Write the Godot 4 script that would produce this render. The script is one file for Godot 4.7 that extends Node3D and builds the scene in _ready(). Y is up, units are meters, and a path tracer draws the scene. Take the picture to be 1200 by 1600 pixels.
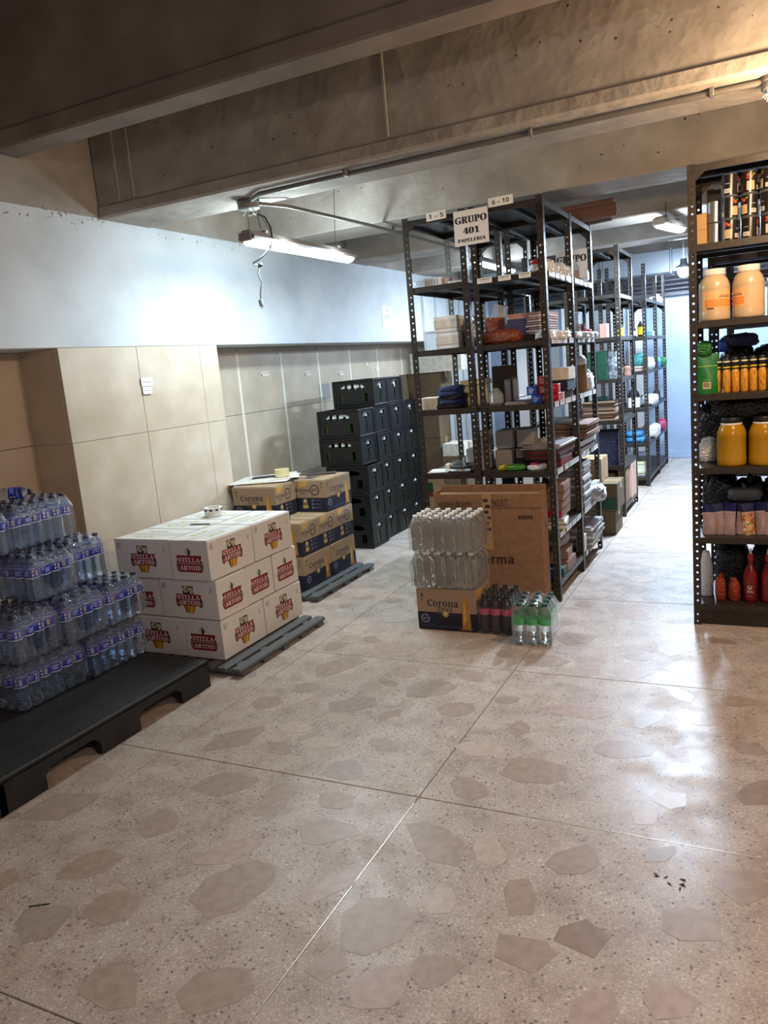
extends Node3D

# Storeroom of a shop: stacked drinks on pallets along the left wall, steel shelving in the middle and on the right.
var M := {}
var taken := {}
var rng := RandomNumberGenerator.new()
var serif: Font
var sans: Font
var CACHE := {}


# ------------------------------------------------------------------ mesh builder
class B:
	var s := SurfaceTool.new()
	var x := Transform3D()

	func _init() -> void:
		s.begin(Mesh.PRIMITIVE_TRIANGLES)
		s.set_smooth_group(-1)

	func at(o: Vector3, r := Vector3.ZERO) -> void:
		x = Transform3D(Basis.from_euler(r), o)

	func g(n: int) -> void:
		s.set_smooth_group(n)

	func v(p: Vector3, u: Vector2) -> void:
		s.set_uv(u)
		s.add_vertex(x * p)

	func tri(a: Vector3, b: Vector3, c: Vector3, ua := Vector2.ZERO, ub := Vector2.ZERO, uc := Vector2.ZERO) -> void:
		v(a, ua)
		v(c, uc)
		v(b, ub)

	# corners run anticlockwise seen from outside
	func quad(a: Vector3, b: Vector3, c: Vector3, d: Vector3, ua := Vector2(0, 1), ub := Vector2(1, 1), uc := Vector2(1, 0), ud := Vector2(0, 0)) -> void:
		tri(a, b, c, ua, ub, uc)
		tri(a, c, d, ua, uc, ud)

	func face(p: Array, out: Vector3) -> void:
		var n: Vector3 = (p[1] - p[0]).cross(p[2] - p[0])
		var q := p.duplicate()
		if n.dot(out) < 0.0:
			q.reverse()
		for i in range(1, q.size() - 1):
			tri(q[0], q[i], q[i + 1])

	func box(c: Vector3, size: Vector3, bev := 0.0) -> void:
		var h := size * 0.5
		if bev <= 0.0:
			for a in 3:
				for sg in [-1.0, 1.0]:
					var o := Vector3.ZERO
					o[a] = sg
					var p := []
					for k in [[-1, -1], [1, -1], [1, 1], [-1, 1]]:
						var q := Vector3.ZERO
						q[a] = sg * h[a]
						q[(a + 1) % 3] = k[0] * h[(a + 1) % 3]
						q[(a + 2) % 3] = k[1] * h[(a + 2) % 3]
						p.append(c + q)
					face(p, o)
			return
		var b := minf(bev, minf(h.x, minf(h.y, h.z)) * 0.9)
		for a in 3:
			var a1 := (a + 1) % 3
			var a2 := (a + 2) % 3
			for sg in [-1.0, 1.0]:
				var o := Vector3.ZERO
				o[a] = sg
				var p := []
				for k in [[-1, -1], [1, -1], [1, 1], [-1, 1]]:
					var q := Vector3.ZERO
					q[a] = sg * h[a]
					q[a1] = k[0] * (h[a1] - b)
					q[a2] = k[1] * (h[a2] - b)
					p.append(c + q)
				face(p, o)
				# the four chamfers that this face shares with its neighbours along a1
				for s1 in [-1.0, 1.0]:
					var o2 := o
					o2[a1] = s1
					var e := []
					for k in [-1.0, 1.0]:
						var q := Vector3.ZERO
						q[a] = sg * h[a]
						q[a1] = s1 * (h[a1] - b)
						q[a2] = k * (h[a2] - b)
						e.append(c + q)
					for k in [1.0, -1.0]:
						var q := Vector3.ZERO
						q[a] = sg * (h[a] - b)
						q[a1] = s1 * h[a1]
						q[a2] = k * (h[a2] - b)
						e.append(c + q)
					face(e, o2)
		for sx in [-1.0, 1.0]:
			for sy in [-1.0, 1.0]:
				for sz in [-1.0, 1.0]:
					var w := Vector3(sx, sy, sz)
					face([c + Vector3(sx * h.x, sy * (h.y - b), sz * (h.z - b)), c + Vector3(sx * (h.x - b), sy * h.y, sz * (h.z - b)), c + Vector3(sx * (h.x - b), sy * (h.y - b), sz * h.z)], w)

	# profile: (radius, height) from the bottom up; a new smooth group each time
	func lathe(prof: Array, seg := 16, group := 1, vflip := true) -> void:
		s.set_smooth_group(group)
		var n := prof.size()
		for i in n - 1:
			var a: Vector2 = prof[i]
			var b: Vector2 = prof[i + 1]
			var v0 := float(i) / (n - 1)
			var v1 := float(i + 1) / (n - 1)
			if vflip:
				v0 = 1.0 - v0
				v1 = 1.0 - v1
			for k in seg:
				var t0 := TAU * k / seg
				var t1 := TAU * (k + 1) / seg
				var u0 := 1.0 - float(k) / seg
				var u1 := 1.0 - float(k + 1) / seg
				var p00 := Vector3(a.x * cos(t0), a.y, a.x * sin(t0))
				var p10 := Vector3(a.x * cos(t1), a.y, a.x * sin(t1))
				var p01 := Vector3(b.x * cos(t0), b.y, b.x * sin(t0))
				var p11 := Vector3(b.x * cos(t1), b.y, b.x * sin(t1))
				if a.x > 1e-6:
					tri(p10, p00, p01, Vector2(u1, v0), Vector2(u0, v0), Vector2(u0, v1))
				if b.x > 1e-6:
					tri(p10, p01, p11, Vector2(u1, v0), Vector2(u0, v1), Vector2(u1, v1))
		s.set_smooth_group(-1)

	func tube(path: Array, r: float, seg := 8, group := 1) -> void:
		s.set_smooth_group(group)
		var rings := []
		var n := path.size()
		var up := Vector3.UP
		for i in n:
			var d: Vector3 = (path[mini(i + 1, n - 1)] - path[maxi(i - 1, 0)]).normalized()
			if absf(d.dot(up)) > 0.9:
				up = Vector3.RIGHT if absf(d.x) < 0.9 else Vector3.BACK
			var side := d.cross(up).normalized()
			up = side.cross(d).normalized()
			var ring := []
			for k in seg:
				var t := TAU * k / seg
				ring.append(path[i] + side * cos(t) * r + up * sin(t) * r)
			rings.append(ring)
		for i in n - 1:
			var mid: Vector3 = (path[i] + path[i + 1]) * 0.5
			for k in seg:
				var p := [rings[i][k], rings[i][(k + 1) % seg], rings[i + 1][(k + 1) % seg], rings[i + 1][k]]
				face(p, (p[0] + p[2]) * 0.5 - mid)
		s.set_smooth_group(-1)
		face(rings[0], path[0] - path[1])
		face(rings[n - 1], path[n - 1] - path[n - 2])

	# a soft package: rounded box with creases from noise
	func blob(c: Vector3, h: Vector3, e: float, amp: float, sd: int, seg := 18, rows := 12, flat := 0.0) -> void:
		var nz := FastNoiseLite.new()
		nz.seed = sd
		nz.frequency = 1.0
		nz.noise_type = FastNoiseLite.TYPE_SIMPLEX
		var pts := []
		for i in rows + 1:
			var ph := -PI / 2 + PI * i / rows
			var row := []
			for k in seg:
				var th := TAU * k / seg
				var d := Vector3(_p(cos(ph), e) * _p(cos(th), e), _p(sin(ph), e), _p(cos(ph), e) * _p(sin(th), e))
				var w := d * 2.6 + Vector3.ONE * 7.0
				var n := 0.7 * nz.get_noise_3d(w.x, w.y, w.z) + 0.8 * (0.5 - absf(nz.get_noise_3d(w.x * 1.7 + 30.0, w.y * 1.7, w.z * 1.7)) * 1.6) + 0.3 * (0.5 - absf(nz.get_noise_3d(w.x * 4.1, w.y * 4.1, w.z * 4.1 + 9.0)) * 1.6)
				var q := Vector3(d.x * h.x, d.y * h.y, d.z * h.z) * (1.0 + amp * n)
				if flat > 0.0:
					q.y = maxf(q.y, -h.y * (1.0 - flat))
				row.append(c + q)
			pts.append(row)
		s.set_smooth_group(1)
		for i in rows:
			for k in seg:
				var k1 := (k + 1) % seg
				var u0 := Vector2(1.0 - float(k) / seg, 1.0 - float(i) / rows)
				var u1 := Vector2(1.0 - float(k + 1) / seg, 1.0 - float(i + 1) / rows)
				if i > 0:
					tri(pts[i][k1], pts[i][k], pts[i + 1][k], Vector2(u1.x, u0.y), u0, Vector2(u0.x, u1.y))
				if i < rows - 1:
					tri(pts[i][k1], pts[i + 1][k], pts[i + 1][k1], Vector2(u1.x, u0.y), Vector2(u0.x, u1.y), u1)
		s.set_smooth_group(-1)

	func _p(a: float, e: float) -> float:
		return signf(a) * pow(absf(a), e)

	# a flat prism: outline in x-y, from z0 to z1
	func prism(o: PackedVector2Array, z0: float, z1: float) -> void:
		var ix := Geometry2D.triangulate_polygon(o)
		for i in range(0, ix.size(), 3):
			for z in [z0, z1]:
				var p := []
				for j in 3:
					p.append(Vector3(o[ix[i + j]].x, o[ix[i + j]].y, z))
				face(p, Vector3(0, 0, 1 if z == maxf(z0, z1) else -1))
		var cw := Geometry2D.is_polygon_clockwise(o)
		for i in o.size():
			var a := o[i]
			var b := o[(i + 1) % o.size()]
			var d := b - a
			var nn := Vector3(d.y, -d.x, 0) * (-1.0 if cw else 1.0)
			face([Vector3(a.x, a.y, z0), Vector3(b.x, b.y, z0), Vector3(b.x, b.y, z1), Vector3(a.x, a.y, z1)], nn)

	# a rectangle in x-y with one hole through it (hole: outline star-shaped about c), from z0 to z1
	func cell(r: Rect2, c: Vector2, hole: Array, z0: float, z1: float, sheet := false) -> void:
		var fine := []
		for i in hole.size():
			for k in 4:
				fine.append((hole[i] as Vector2).lerp(hole[(i + 1) % hole.size()], k / 4.0))
		if hole.size() <= 10 and not sheet and r.size.x > 0.05:
			hole = fine
		var outer := []
		for p in hole:
			var d: Vector2 = (p as Vector2).normalized()
			var t := 1e9
			if absf(d.x) > 1e-9:
				t = minf(t, ((r.end.x if d.x > 0 else r.position.x) - c.x) / d.x)
			if absf(d.y) > 1e-9:
				t = minf(t, ((r.end.y if d.y > 0 else r.position.y) - c.y) / d.y)
			outer.append(c + d * t)
		var n := hole.size()
		for z in ([z1] if sheet else [z0, z1]):
			var o := Vector3(0, 0, 1 if z == maxf(z0, z1) else -1)
			for i in n:
				var j := (i + 1) % n
				var hi: Vector2 = c + hole[i]
				var hj: Vector2 = c + hole[j]
				var a: Vector2 = outer[i]
				var b: Vector2 = outer[j]
				face([Vector3(hi.x, hi.y, z), Vector3(a.x, a.y, z), Vector3(b.x, b.y, z), Vector3(hj.x, hj.y, z)], o)
				if absf(a.x - b.x) > 1e-7 and absf(a.y - b.y) > 1e-7:
					var kx := r.end.x if maxf(a.x, b.x) > r.end.x - 1e-7 else r.position.x
					var ky := r.end.y if maxf(a.y, b.y) > r.end.y - 1e-7 else r.position.y
					face([Vector3(a.x, a.y, z), Vector3(kx, ky, z), Vector3(b.x, b.y, z)], o)
		if sheet:
			return
		for i in n:
			var p: Vector2 = c + hole[i]
			var q: Vector2 = c + hole[(i + 1) % n]
			var m := c - (p + q) * 0.5
			face([Vector3(p.x, p.y, z0), Vector3(q.x, q.y, z0), Vector3(q.x, q.y, z1), Vector3(p.x, p.y, z1)], Vector3(m.x, m.y, 0))

	func done() -> ArrayMesh:
		s.generate_normals()
		s.index()
		return s.commit()


# ------------------------------------------------------------------ printing: flat print drawn into a picture
class Cv:
	var im: Image

	func _init(w: int, h: int, bg: Color) -> void:
		im = Image.create(w, h, false, Image.FORMAT_RGBA8)
		im.fill(bg)

	func rect(x: float, y: float, w: float, h: float, c: Color) -> void:
		im.fill_rect(Rect2i(int(x), int(y), maxi(1, int(w)), maxi(1, int(h))), c)

	func poly(p: PackedVector2Array, c: Color) -> void:
		var lo := 1e9
		var hi := -1e9
		for q in p:
			lo = minf(lo, q.y)
			hi = maxf(hi, q.y)
		for y in range(maxi(0, int(floor(lo))), mini(im.get_height(), int(ceil(hi)))):
			var yy := y + 0.5
			var xs := []
			for i in p.size():
				var a := p[i]
				var b := p[(i + 1) % p.size()]
				if (a.y <= yy) != (b.y <= yy):
					xs.append(a.x + (yy - a.y) / (b.y - a.y) * (b.x - a.x))
			xs.sort()
			for i in range(0, xs.size() - 1, 2):
				var x0 := int(round(xs[i]))
				var x1 := int(round(xs[i + 1]))
				if x1 > x0:
					im.fill_rect(Rect2i(x0, y, x1 - x0, 1), c)

	func ell(cx: float, cy: float, rx: float, ry: float, c: Color, n := 28) -> void:
		var p := PackedVector2Array()
		for i in n:
			p.append(Vector2(cx + rx * cos(TAU * i / n), cy + ry * sin(TAU * i / n)))
		poly(p, c)

	func line(a: Vector2, b: Vector2, w: float, c: Color) -> void:
		var n := (b - a).orthogonal().normalized() * w * 0.5
		poly(PackedVector2Array([a + n, b + n, b - n, a - n]), c)

	# text centred on (cx, cy), h pixels high; xs widens it, sk slants it
	func text(t: String, f: Font, h: float, cx: float, cy: float, c: Color, xs := 1.0, sk := 0.0) -> void:
		var m := TextMesh.new()
		m.font = f
		m.text = t
		m.font_size = 48
		m.pixel_size = 0.01
		m.depth = 0.0
		m.curve_step = 2.0
		var a := m.get_mesh_arrays()
		var vs: PackedVector3Array = a[0]
		if vs.is_empty():
			return
		var bb := m.get_aabb()
		var k := h / bb.size.y
		var mid := bb.get_center()
		var ix: PackedInt32Array = a[12]
		for i in range(0, ix.size(), 3):
			var p := PackedVector2Array()
			for j in 3:
				var q := (vs[ix[i + j]] - mid) * k
				p.append(Vector2(cx + q.x * xs + q.y * sk, cy - q.y))
			poly(p, c)

	func tex() -> ImageTexture:
		return ImageTexture.create_from_image(im)


# ------------------------------------------------------------------ scene tree helpers
func numbered(n: String) -> String:
	taken[n] = taken.get(n, -1) + 1
	return n if taken[n] == 0 else "%s_%03d" % [n, taken[n]]

func tag(o: Node3D, label: String, cat: String, group := "") -> Node3D:
	o.set_meta("label", label)
	o.set_meta("category", cat)
	if group:
		o.set_meta("group", group)
	return o

func thing(called: String, label: String, cat: String, pos := Vector3.ZERO, turn := 0.0, group := "") -> Node3D:
	var o := Node3D.new()
	o.name = numbered(called)
	add_child(o)
	o.position = pos
	o.rotation.y = turn
	return tag(o, label, cat, group)

func part(called: String, mesh: Mesh, m, parent: Node, pos := Vector3.ZERO, rot := Vector3.ZERO) -> MeshInstance3D:
	var o := MeshInstance3D.new()
	o.name = called
	o.mesh = mesh
	o.material_override = M[m] if m is String else m
	parent.add_child(o, true)
	o.position = pos
	o.rotation = rot
	return o

func struct(called: String) -> Node3D:
	var o := Node3D.new()
	o.name = called
	add_child(o)
	o.set_meta("kind", "structure")
	return o

func dup(root: Node3D, pos: Vector3, turn := 0.0, label := "", group := "") -> Node3D:
	var r: Node3D = root.duplicate()
	var n := String(root.name)
	var cut := n.rfind("_")
	if cut > 0 and n.substr(cut + 1).is_valid_int():
		n = n.substr(0, cut)
	r.name = numbered(n)
	add_child(r)
	r.position = pos
	r.rotation.y = turn
	if label:
		r.set_meta("label", label)
	if group:
		r.set_meta("group", group)
	return r

func bmesh(size: Vector3, bev := 0.0) -> Mesh:
	var key := "%s %s" % [size, bev]
	if not CACHE.has(key):
		var b := B.new()
		b.box(Vector3.ZERO, size, bev)
		CACHE[key] = b.done()
	return CACHE[key]

func lmesh(key: String, profs: Array, seg := 16) -> Mesh:
	if not CACHE.has(key):
		var b := B.new()
		var gi := 1
		for p in profs:
			b.lathe(p, seg, gi)
			gi += 1
		CACHE[key] = b.done()
	return CACHE[key]

func ellipse(rx: float, ry: float, n := 12, ph := 0.0) -> Array:
	var p := []
	for i in n:
		p.append(Vector2(rx * cos(TAU * i / n + ph), ry * sin(TAU * i / n + ph)))
	return p

func mat(n: String, c: Color, rough := 0.6, metal := 0.0) -> StandardMaterial3D:
	var m := StandardMaterial3D.new()
	m.resource_name = n
	m.albedo_color = c
	m.roughness = rough
	m.metallic = metal
	M[n] = m
	return m

func rgb(r: int, g: int, b: int, a := 1.0) -> Color:
	return Color(r / 255.0, g / 255.0, b / 255.0, a)

func noise(freq: float, cols: Array, sd := 1, oct := 4, size := 512, type := FastNoiseLite.TYPE_SIMPLEX_SMOOTH) -> NoiseTexture2D:
	var f := FastNoiseLite.new()
	f.noise_type = type
	f.frequency = freq
	f.fractal_octaves = oct
	f.seed = sd
	var t := NoiseTexture2D.new()
	t.width = size
	t.height = size
	t.seamless = true
	t.noise = f
	if cols.size():
		var gr := Gradient.new()
		var offs := PackedFloat32Array()
		var cs := PackedColorArray()
		for c in cols:
			offs.append(c[0])
			cs.append(c[1])
		gr.offsets = offs
		gr.colors = cs
		t.color_ramp = gr
	return t

func tri_tex(m: StandardMaterial3D, t: Texture2D, scale: float, world := true) -> void:
	m.albedo_texture = t
	m.uv1_triplanar = true
	m.uv1_world_triplanar = world
	m.uv1_scale = Vector3.ONE * scale

func bump(m: StandardMaterial3D, t: Texture2D, cm: float) -> void:
	m.heightmap_enabled = true
	m.heightmap_texture = t
	m.heightmap_scale = cm

func clear(n: String, c: Color, alpha: float, rough := 0.06) -> StandardMaterial3D:
	var m := mat(n, Color(c.r, c.g, c.b, alpha), rough)
	m.transparency = BaseMaterial3D.TRANSPARENCY_ALPHA
	return m

func glow(n: String, c: Color, e: float) -> StandardMaterial3D:
	var m := mat(n, c, 0.5)
	m.emission_enabled = true
	m.emission = c
	m.emission_energy_multiplier = e
	return m

func printed(n: String, t: Texture2D, rough := 0.6) -> StandardMaterial3D:
	var m := mat(n, Color.WHITE, rough)
	m.albedo_texture = t
	return m


func _ready() -> void:
	# ---- camera, sky, lights, exposure
	var cam := Camera3D.new()
	cam.name = "camera"
	cam.position = Vector3(0, 1.48, 0)
	cam.rotation = Vector3(deg_to_rad(-10.42), deg_to_rad(26.69), deg_to_rad(-5.10))
	cam.fov = 66.9
	cam.near = 0.05
	add_child(cam)
	var we := WorldEnvironment.new()
	we.name = "environment"
	var env := Environment.new()
	env.background_mode = Environment.BG_COLOR
	env.background_color = Color(0.02, 0.02, 0.022)
	env.tonemap_mode = Environment.TONE_MAPPER_LINEAR
	env.tonemap_exposure = 1.5
	env.sdfgi_enabled = true
	env.ssao_enabled = true
	env.ssil_enabled = true
	we.environment = env
	add_child(we)
	var LAMP := {
		"main": [Color(0.88, 0.97, 1.0), 1.65], "spill": [Color(0.88, 0.97, 1.0), 0.22], "glim": [Color(0.84, 0.93, 1.0), 0.5], "back": [Color(1.0, 0.93, 0.90), 0.9], "wash": [Color(0.74, 0.86, 1.0), 3.0], "aisle": [Color(0.82, 0.91, 1.0), 12.5], "far": [Color(0.80, 0.90, 1.0), 1.3],
		"warm": [Color(1.0, 0.85, 0.66), 1.35], "rear": [Color(1.0, 0.91, 0.89), 0.9], "side": [Color(0.9, 0.96, 1.0), 2.2],
	}
	rng.seed = 4011
	materials()
	# ---- the room
	build_floor()
	build_ceiling()
	build_walls()
	build_far_end()
	# ---- the lamps and their wiring
	build_lamps(LAMP)
	# ---- the things
	build_pallets()
	build_water()
	build_beer_cartons()
	build_crates()
	build_brown_cartons()
	build_front_group()
	build_racks()
	build_rack_goods()
	build_aisle_goods()
	build_right_rack()
	build_small()


func materials() -> void:
	var s1 := SystemFont.new()
	s1.font_names = ["Droid Serif"]
	s1.font_weight = 700
	serif = s1
	var s2 := SystemFont.new()
	s2.font_names = ["Droid Sans"]
	s2.font_weight = 700
	sans = s2
	# terrazzo: a pale matrix full of small marble crumbs
	var im := Image.create(1024, 1024, false, Image.FORMAT_RGBA8)
	im.fill(rgb(192, 179, 170))
	var r := RandomNumberGenerator.new()
	r.seed = 7
	var tones := [rgb(206, 195, 187), rgb(218, 209, 202), rgb(182, 166, 156), rgb(168, 152, 143), rgb(188, 172, 164), rgb(200, 185, 172), rgb(142, 127, 119)]
	for i in 150000:
		var c: Color = tones[r.randi_range(0, 5)]
		im.fill_rect(Rect2i(r.randi_range(0, 1021), r.randi_range(0, 1021), r.randi_range(1, 4), r.randi_range(1, 3)), c)
	for i in 5200:
		var w := r.randi_range(2, 6)
		var h := r.randi_range(2, 4)
		var c: Color = tones[6] if i % 3 == 0 else tones[i % 6]
		if i % 40 == 0:
			c = rgb(74, 62, 58)
			w = 3
			h = 3
		var x := r.randi_range(0, 1015)
		var y := r.randi_range(1, 1015)
		im.fill_rect(Rect2i(x, y, w, h), c)
		im.fill_rect(Rect2i(x + 1, y - 1, maxi(1, w - 2), h + 2), c)
	var tz := ImageTexture.create_from_image(im)
	var wear := noise(0.012, [[0.0, rgb(80, 80, 80)], [0.45, rgb(102, 102, 102)], [1.0, rgb(140, 140, 140)]], 5, 4)
	var fl := mat("terrazzo", Color.WHITE, 1.0)
	tri_tex(fl, tz, 0.62)
	fl.roughness_texture = wear
	fl.roughness_texture_channel = BaseMaterial3D.TEXTURE_CHANNEL_RED
	fl.metallic_specular = 0.42
	fl.detail_enabled = true
	fl.detail_blend_mode = BaseMaterial3D.BLEND_MODE_MUL
	fl.detail_albedo = noise(0.02, [[0.0, rgb(214, 206, 204)], [0.5, rgb(240, 236, 232)], [1.0, rgb(255, 255, 255)]], 9, 5)
	mat("joint", rgb(104, 94, 88), 0.8)
	mat("brass", rgb(216, 205, 190), 0.35, 0.6)
	var grain := noise(0.02, [[0.0, rgb(226, 222, 219)], [0.5, rgb(242, 240, 238)], [1.0, rgb(255, 255, 255)]], 21, 5)
	var kinds := {"stone_tan": rgb(177, 158, 146), "stone_pink": rgb(190, 169, 160), "stone_grey": rgb(172, 157, 147), "stone_pale": rgb(202, 186, 176), "stone_brown": rgb(160, 139, 126)}
	for k in kinds:
		var m := mat(k, kinds[k], 0.38)
		m.metallic_specular = 0.42
		tri_tex(m, grain, 1.9)
	# concrete, plaster, tiles
	var crete := noise(0.006, [[0.0, rgb(140, 131, 122)], [0.4, rgb(155, 146, 137)], [0.65, rgb(163, 154, 145)], [1.0, rgb(180, 171, 162)]], 3, 6, 1024)
	var rough_h := noise(0.018, [], 11, 5, 1024)
	var c1 := mat("concrete", Color.WHITE, 0.9)
	tri_tex(c1, crete, 0.42)
	bump(c1, rough_h, 0.5)
	var wr := noise(0.007, [], 31, 3, 1024)
	(wr.noise as FastNoiseLite).fractal_type = FastNoiseLite.FRACTAL_RIDGED
	var c2 := mat("concrete_wrinkled", Color.WHITE, 0.85)
	tri_tex(c2, crete, 0.55)
	bump(c2, wr, 0.32)
	var c3 := mat("concrete_dark", rgb(196, 188, 182), 0.9)
	tri_tex(c3, crete, 0.36)
	bump(c3, rough_h, 0.4)
	var pl := noise(0.005, [[0.0, rgb(192, 198, 204)], [0.5, rgb(205, 211, 217)], [1.0, rgb(211, 217, 223)]], 17, 6, 1024)
	var p1 := mat("white_plaster", Color.WHITE, 0.75)
	tri_tex(p1, pl, 0.4)
	bump(p1, noise(0.01, [], 23, 4), 0.25)
	var p2 := mat("far_plaster", rgb(205, 218, 242), 0.7)
	tri_tex(p2, pl, 0.3)
	var ti := noise(0.006, [[0.0, rgb(192, 177, 158)], [0.45, rgb(201, 186, 167)], [0.7, rgb(206, 192, 174)], [1.0, rgb(213, 200, 184)]], 41, 6, 1024)
	for k in [["tile_warm", rgb(246, 240, 232)], ["tile_plain", Color.WHITE], ["tile_dull", rgb(238, 238, 236)]]:
		var m := mat(k[0], k[1], 0.42)
		tri_tex(m, ti, 0.5)
	mat("grout", rgb(214, 204, 190), 0.8)
	mat("board_white", rgb(240, 236, 232), 0.6)
	mat("board_grey", rgb(168, 172, 174), 0.6)
	mat("seam_filler", rgb(226, 220, 210), 0.8)
	# metals and plastics
	var rk := mat("rack_steel", rgb(62, 54, 47), 0.42, 0.25)
	var rkn := noise(0.03, [[0.0, rgb(190, 186, 180)], [1.0, Color.WHITE]], 51, 3)
	tri_tex(rk, rkn, 2.0)
	mat("galvanised", rgb(112, 116, 122), 0.5, 0.4)
	mat("conduit_grey", rgb(112, 108, 103), 0.5, 0.4)
	mat("box_grey", rgb(122, 120, 116), 0.6, 0.3)
	mat("lamp_housing", rgb(120, 108, 102), 0.5)
	mat("shutter_slat", rgb(74, 72, 78), 0.45, 0.5)
	var bp := mat("black_plastic", rgb(32, 32, 33), 0.5)
	tri_tex(bp, noise(0.012, [[0.0, rgb(130, 130, 130)], [0.6, rgb(225, 225, 225)], [1.0, Color.WHITE]], 61, 5), 1.4)
	bump(bp, noise(0.05, [], 63, 3), 0.12)
	mat("crate_plastic", rgb(12, 12, 13), 0.5)
	mat("grey_plastic", rgb(88, 90, 92), 0.55)
	mat("cable_black", rgb(20, 20, 22), 0.5)
	mat("cable_white", rgb(212, 210, 204), 0.5)
	mat("brown_clay", rgb(126, 82, 58), 0.8)
	# clear plastics
	for e in [["pet", rgb(212, 230, 252)], ["pet_clear", rgb(247, 250, 248)]]:
		var pt := mat(e[0], Color(e[1].r, e[1].g, e[1].b, 0.03), 0.04)
		pt.refraction_enabled = true
		pt.refraction_scale = 0.033
	var film := clear("film", rgb(176, 204, 240), 0.02, 0.07)
	bump(film, noise(0.03, [], 71, 3), 0.4)
	var ft := clear("film_top", rgb(206, 222, 244), 0.075, 0.07)
	ft.heightmap_enabled = true
	ft.heightmap_texture = film.heightmap_texture
	ft.heightmap_scale = 0.5
	ft.uv1_triplanar = true
	ft.uv1_scale = Vector3.ONE * 6.0
	film.uv1_triplanar = true
	film.uv1_scale = Vector3.ONE * 6.0
	clear("clear_plastic", rgb(206, 216, 226), 0.30, 0.12)
	# print
	for c in [["white_paper", rgb(232, 230, 228), 0.8], ["ivory_paper", rgb(226, 222, 196), 0.7], ["grey_paper", rgb(150, 146, 146), 0.85], ["cap_black", rgb(22, 24, 30), 0.45], ["cap_navy", rgb(18, 26, 62), 0.4], ["cap_white", rgb(224, 220, 212), 0.5], ["cap_green", rgb(8, 56, 40), 0.4], ["cap_red", rgb(176, 22, 30), 0.4],
		["navy", rgb(22, 26, 58), 0.6], ["denim", rgb(34, 50, 92), 0.9], ["black_cloth", rgb(24, 24, 28), 0.9], ["red_box", rgb(176, 24, 36), 0.5], ["red_dark", rgb(120, 30, 34), 0.6], ["blue_box", rgb(18, 62, 150), 0.5], ["green_box", rgb(14, 64, 42), 0.55], ["pink_box", rgb(206, 168, 156), 0.7], ["salmon", rgb(190, 142, 128), 0.7],
		["brick_card", rgb(134, 104, 92), 0.85], ["dark_card", rgb(66, 60, 56), 0.8], ["olive_green", rgb(70, 84, 56), 0.8], ["black_bag", rgb(14, 14, 16), 0.28], ["white_bag", rgb(224, 224, 226), 0.45], ["orange_bag", rgb(122, 58, 38), 0.22], ["skyblue", rgb(70, 150, 210), 0.5], ["teal", rgb(70, 140, 136), 0.5], ["yellow", rgb(222, 196, 40), 0.5], ["magenta", rgb(176, 60, 104), 0.5], ["green_bag", rgb(30, 104, 40), 0.32], ["tan_box", rgb(176, 138, 92), 0.7], ["steel_can", rgb(140, 142, 146), 0.3],
		["mayo", rgb(190, 166, 134), 0.28], ["mustard", rgb(172, 126, 14), 0.2], ["dressing", rgb(206, 146, 40), 0.25], ["sauce_red", rgb(120, 14, 16), 0.2], ["spice", rgb(150, 54, 20), 0.5], ["cola", rgb(22, 12, 12), 0.12], ["pink_label", rgb(190, 74, 104), 0.5], ["label_green", rgb(60, 176, 96), 0.5], ["bottle_glass", rgb(30, 46, 22), 0.12], ["foil", rgb(178, 178, 180), 0.3], ["pouch_lilac", rgb(170, 142, 142), 0.4], ["kraft", rgb(136, 110, 84), 0.85], ["mag_pink", rgb(196, 150, 142), 0.5], ["mag_blue", rgb(70, 74, 124), 0.5], ["brown_roll", rgb(116, 84, 72), 0.8], ["pale_yellow", rgb(222, 220, 178), 0.55], ["tape_cream", rgb(222, 212, 160), 0.5], ["brown_print", rgb(52, 36, 26), 0.8], ["gold", rgb(186, 140, 48), 0.5]]:
		mat(c[0], c[1], c[2])
	var creases := noise(0.012, [], 91, 3)
	(creases.noise as FastNoiseLite).fractal_type = FastNoiseLite.FRACTAL_RIDGED
	for n in ["black_bag", "white_bag", "orange_bag", "foil", "navy", "spice", "green_bag", "skyblue"]:
		bump(M[n], creases, 0.8)
		M[n].uv1_triplanar = true
		M[n].uv1_scale = Vector3.ONE * 5.0
	M["foil"].metallic = 0.7
	M["steel_can"].metallic = 0.7
	var cb := noise(0.02, [[0.0, rgb(222, 216, 208)], [0.5, rgb(242, 238, 232)], [1.0, Color.WHITE]], 81, 4)
	for c in [["card", rgb(150, 112, 82)], ["card_light", rgb(166, 138, 106)], ["card_olive", rgb(104, 88, 66)], ["card_white", rgb(226, 222, 216)]]:
		tri_tex(mat(c[0], c[1], 0.85), cb, 1.5, false)
	M["packing_tape"] = mat("packing_tape", rgb(172, 138, 96), 0.25)
	M["seal_tape"] = mat("seal_tape", rgb(210, 206, 200), 0.3)
	print_textures()


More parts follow.
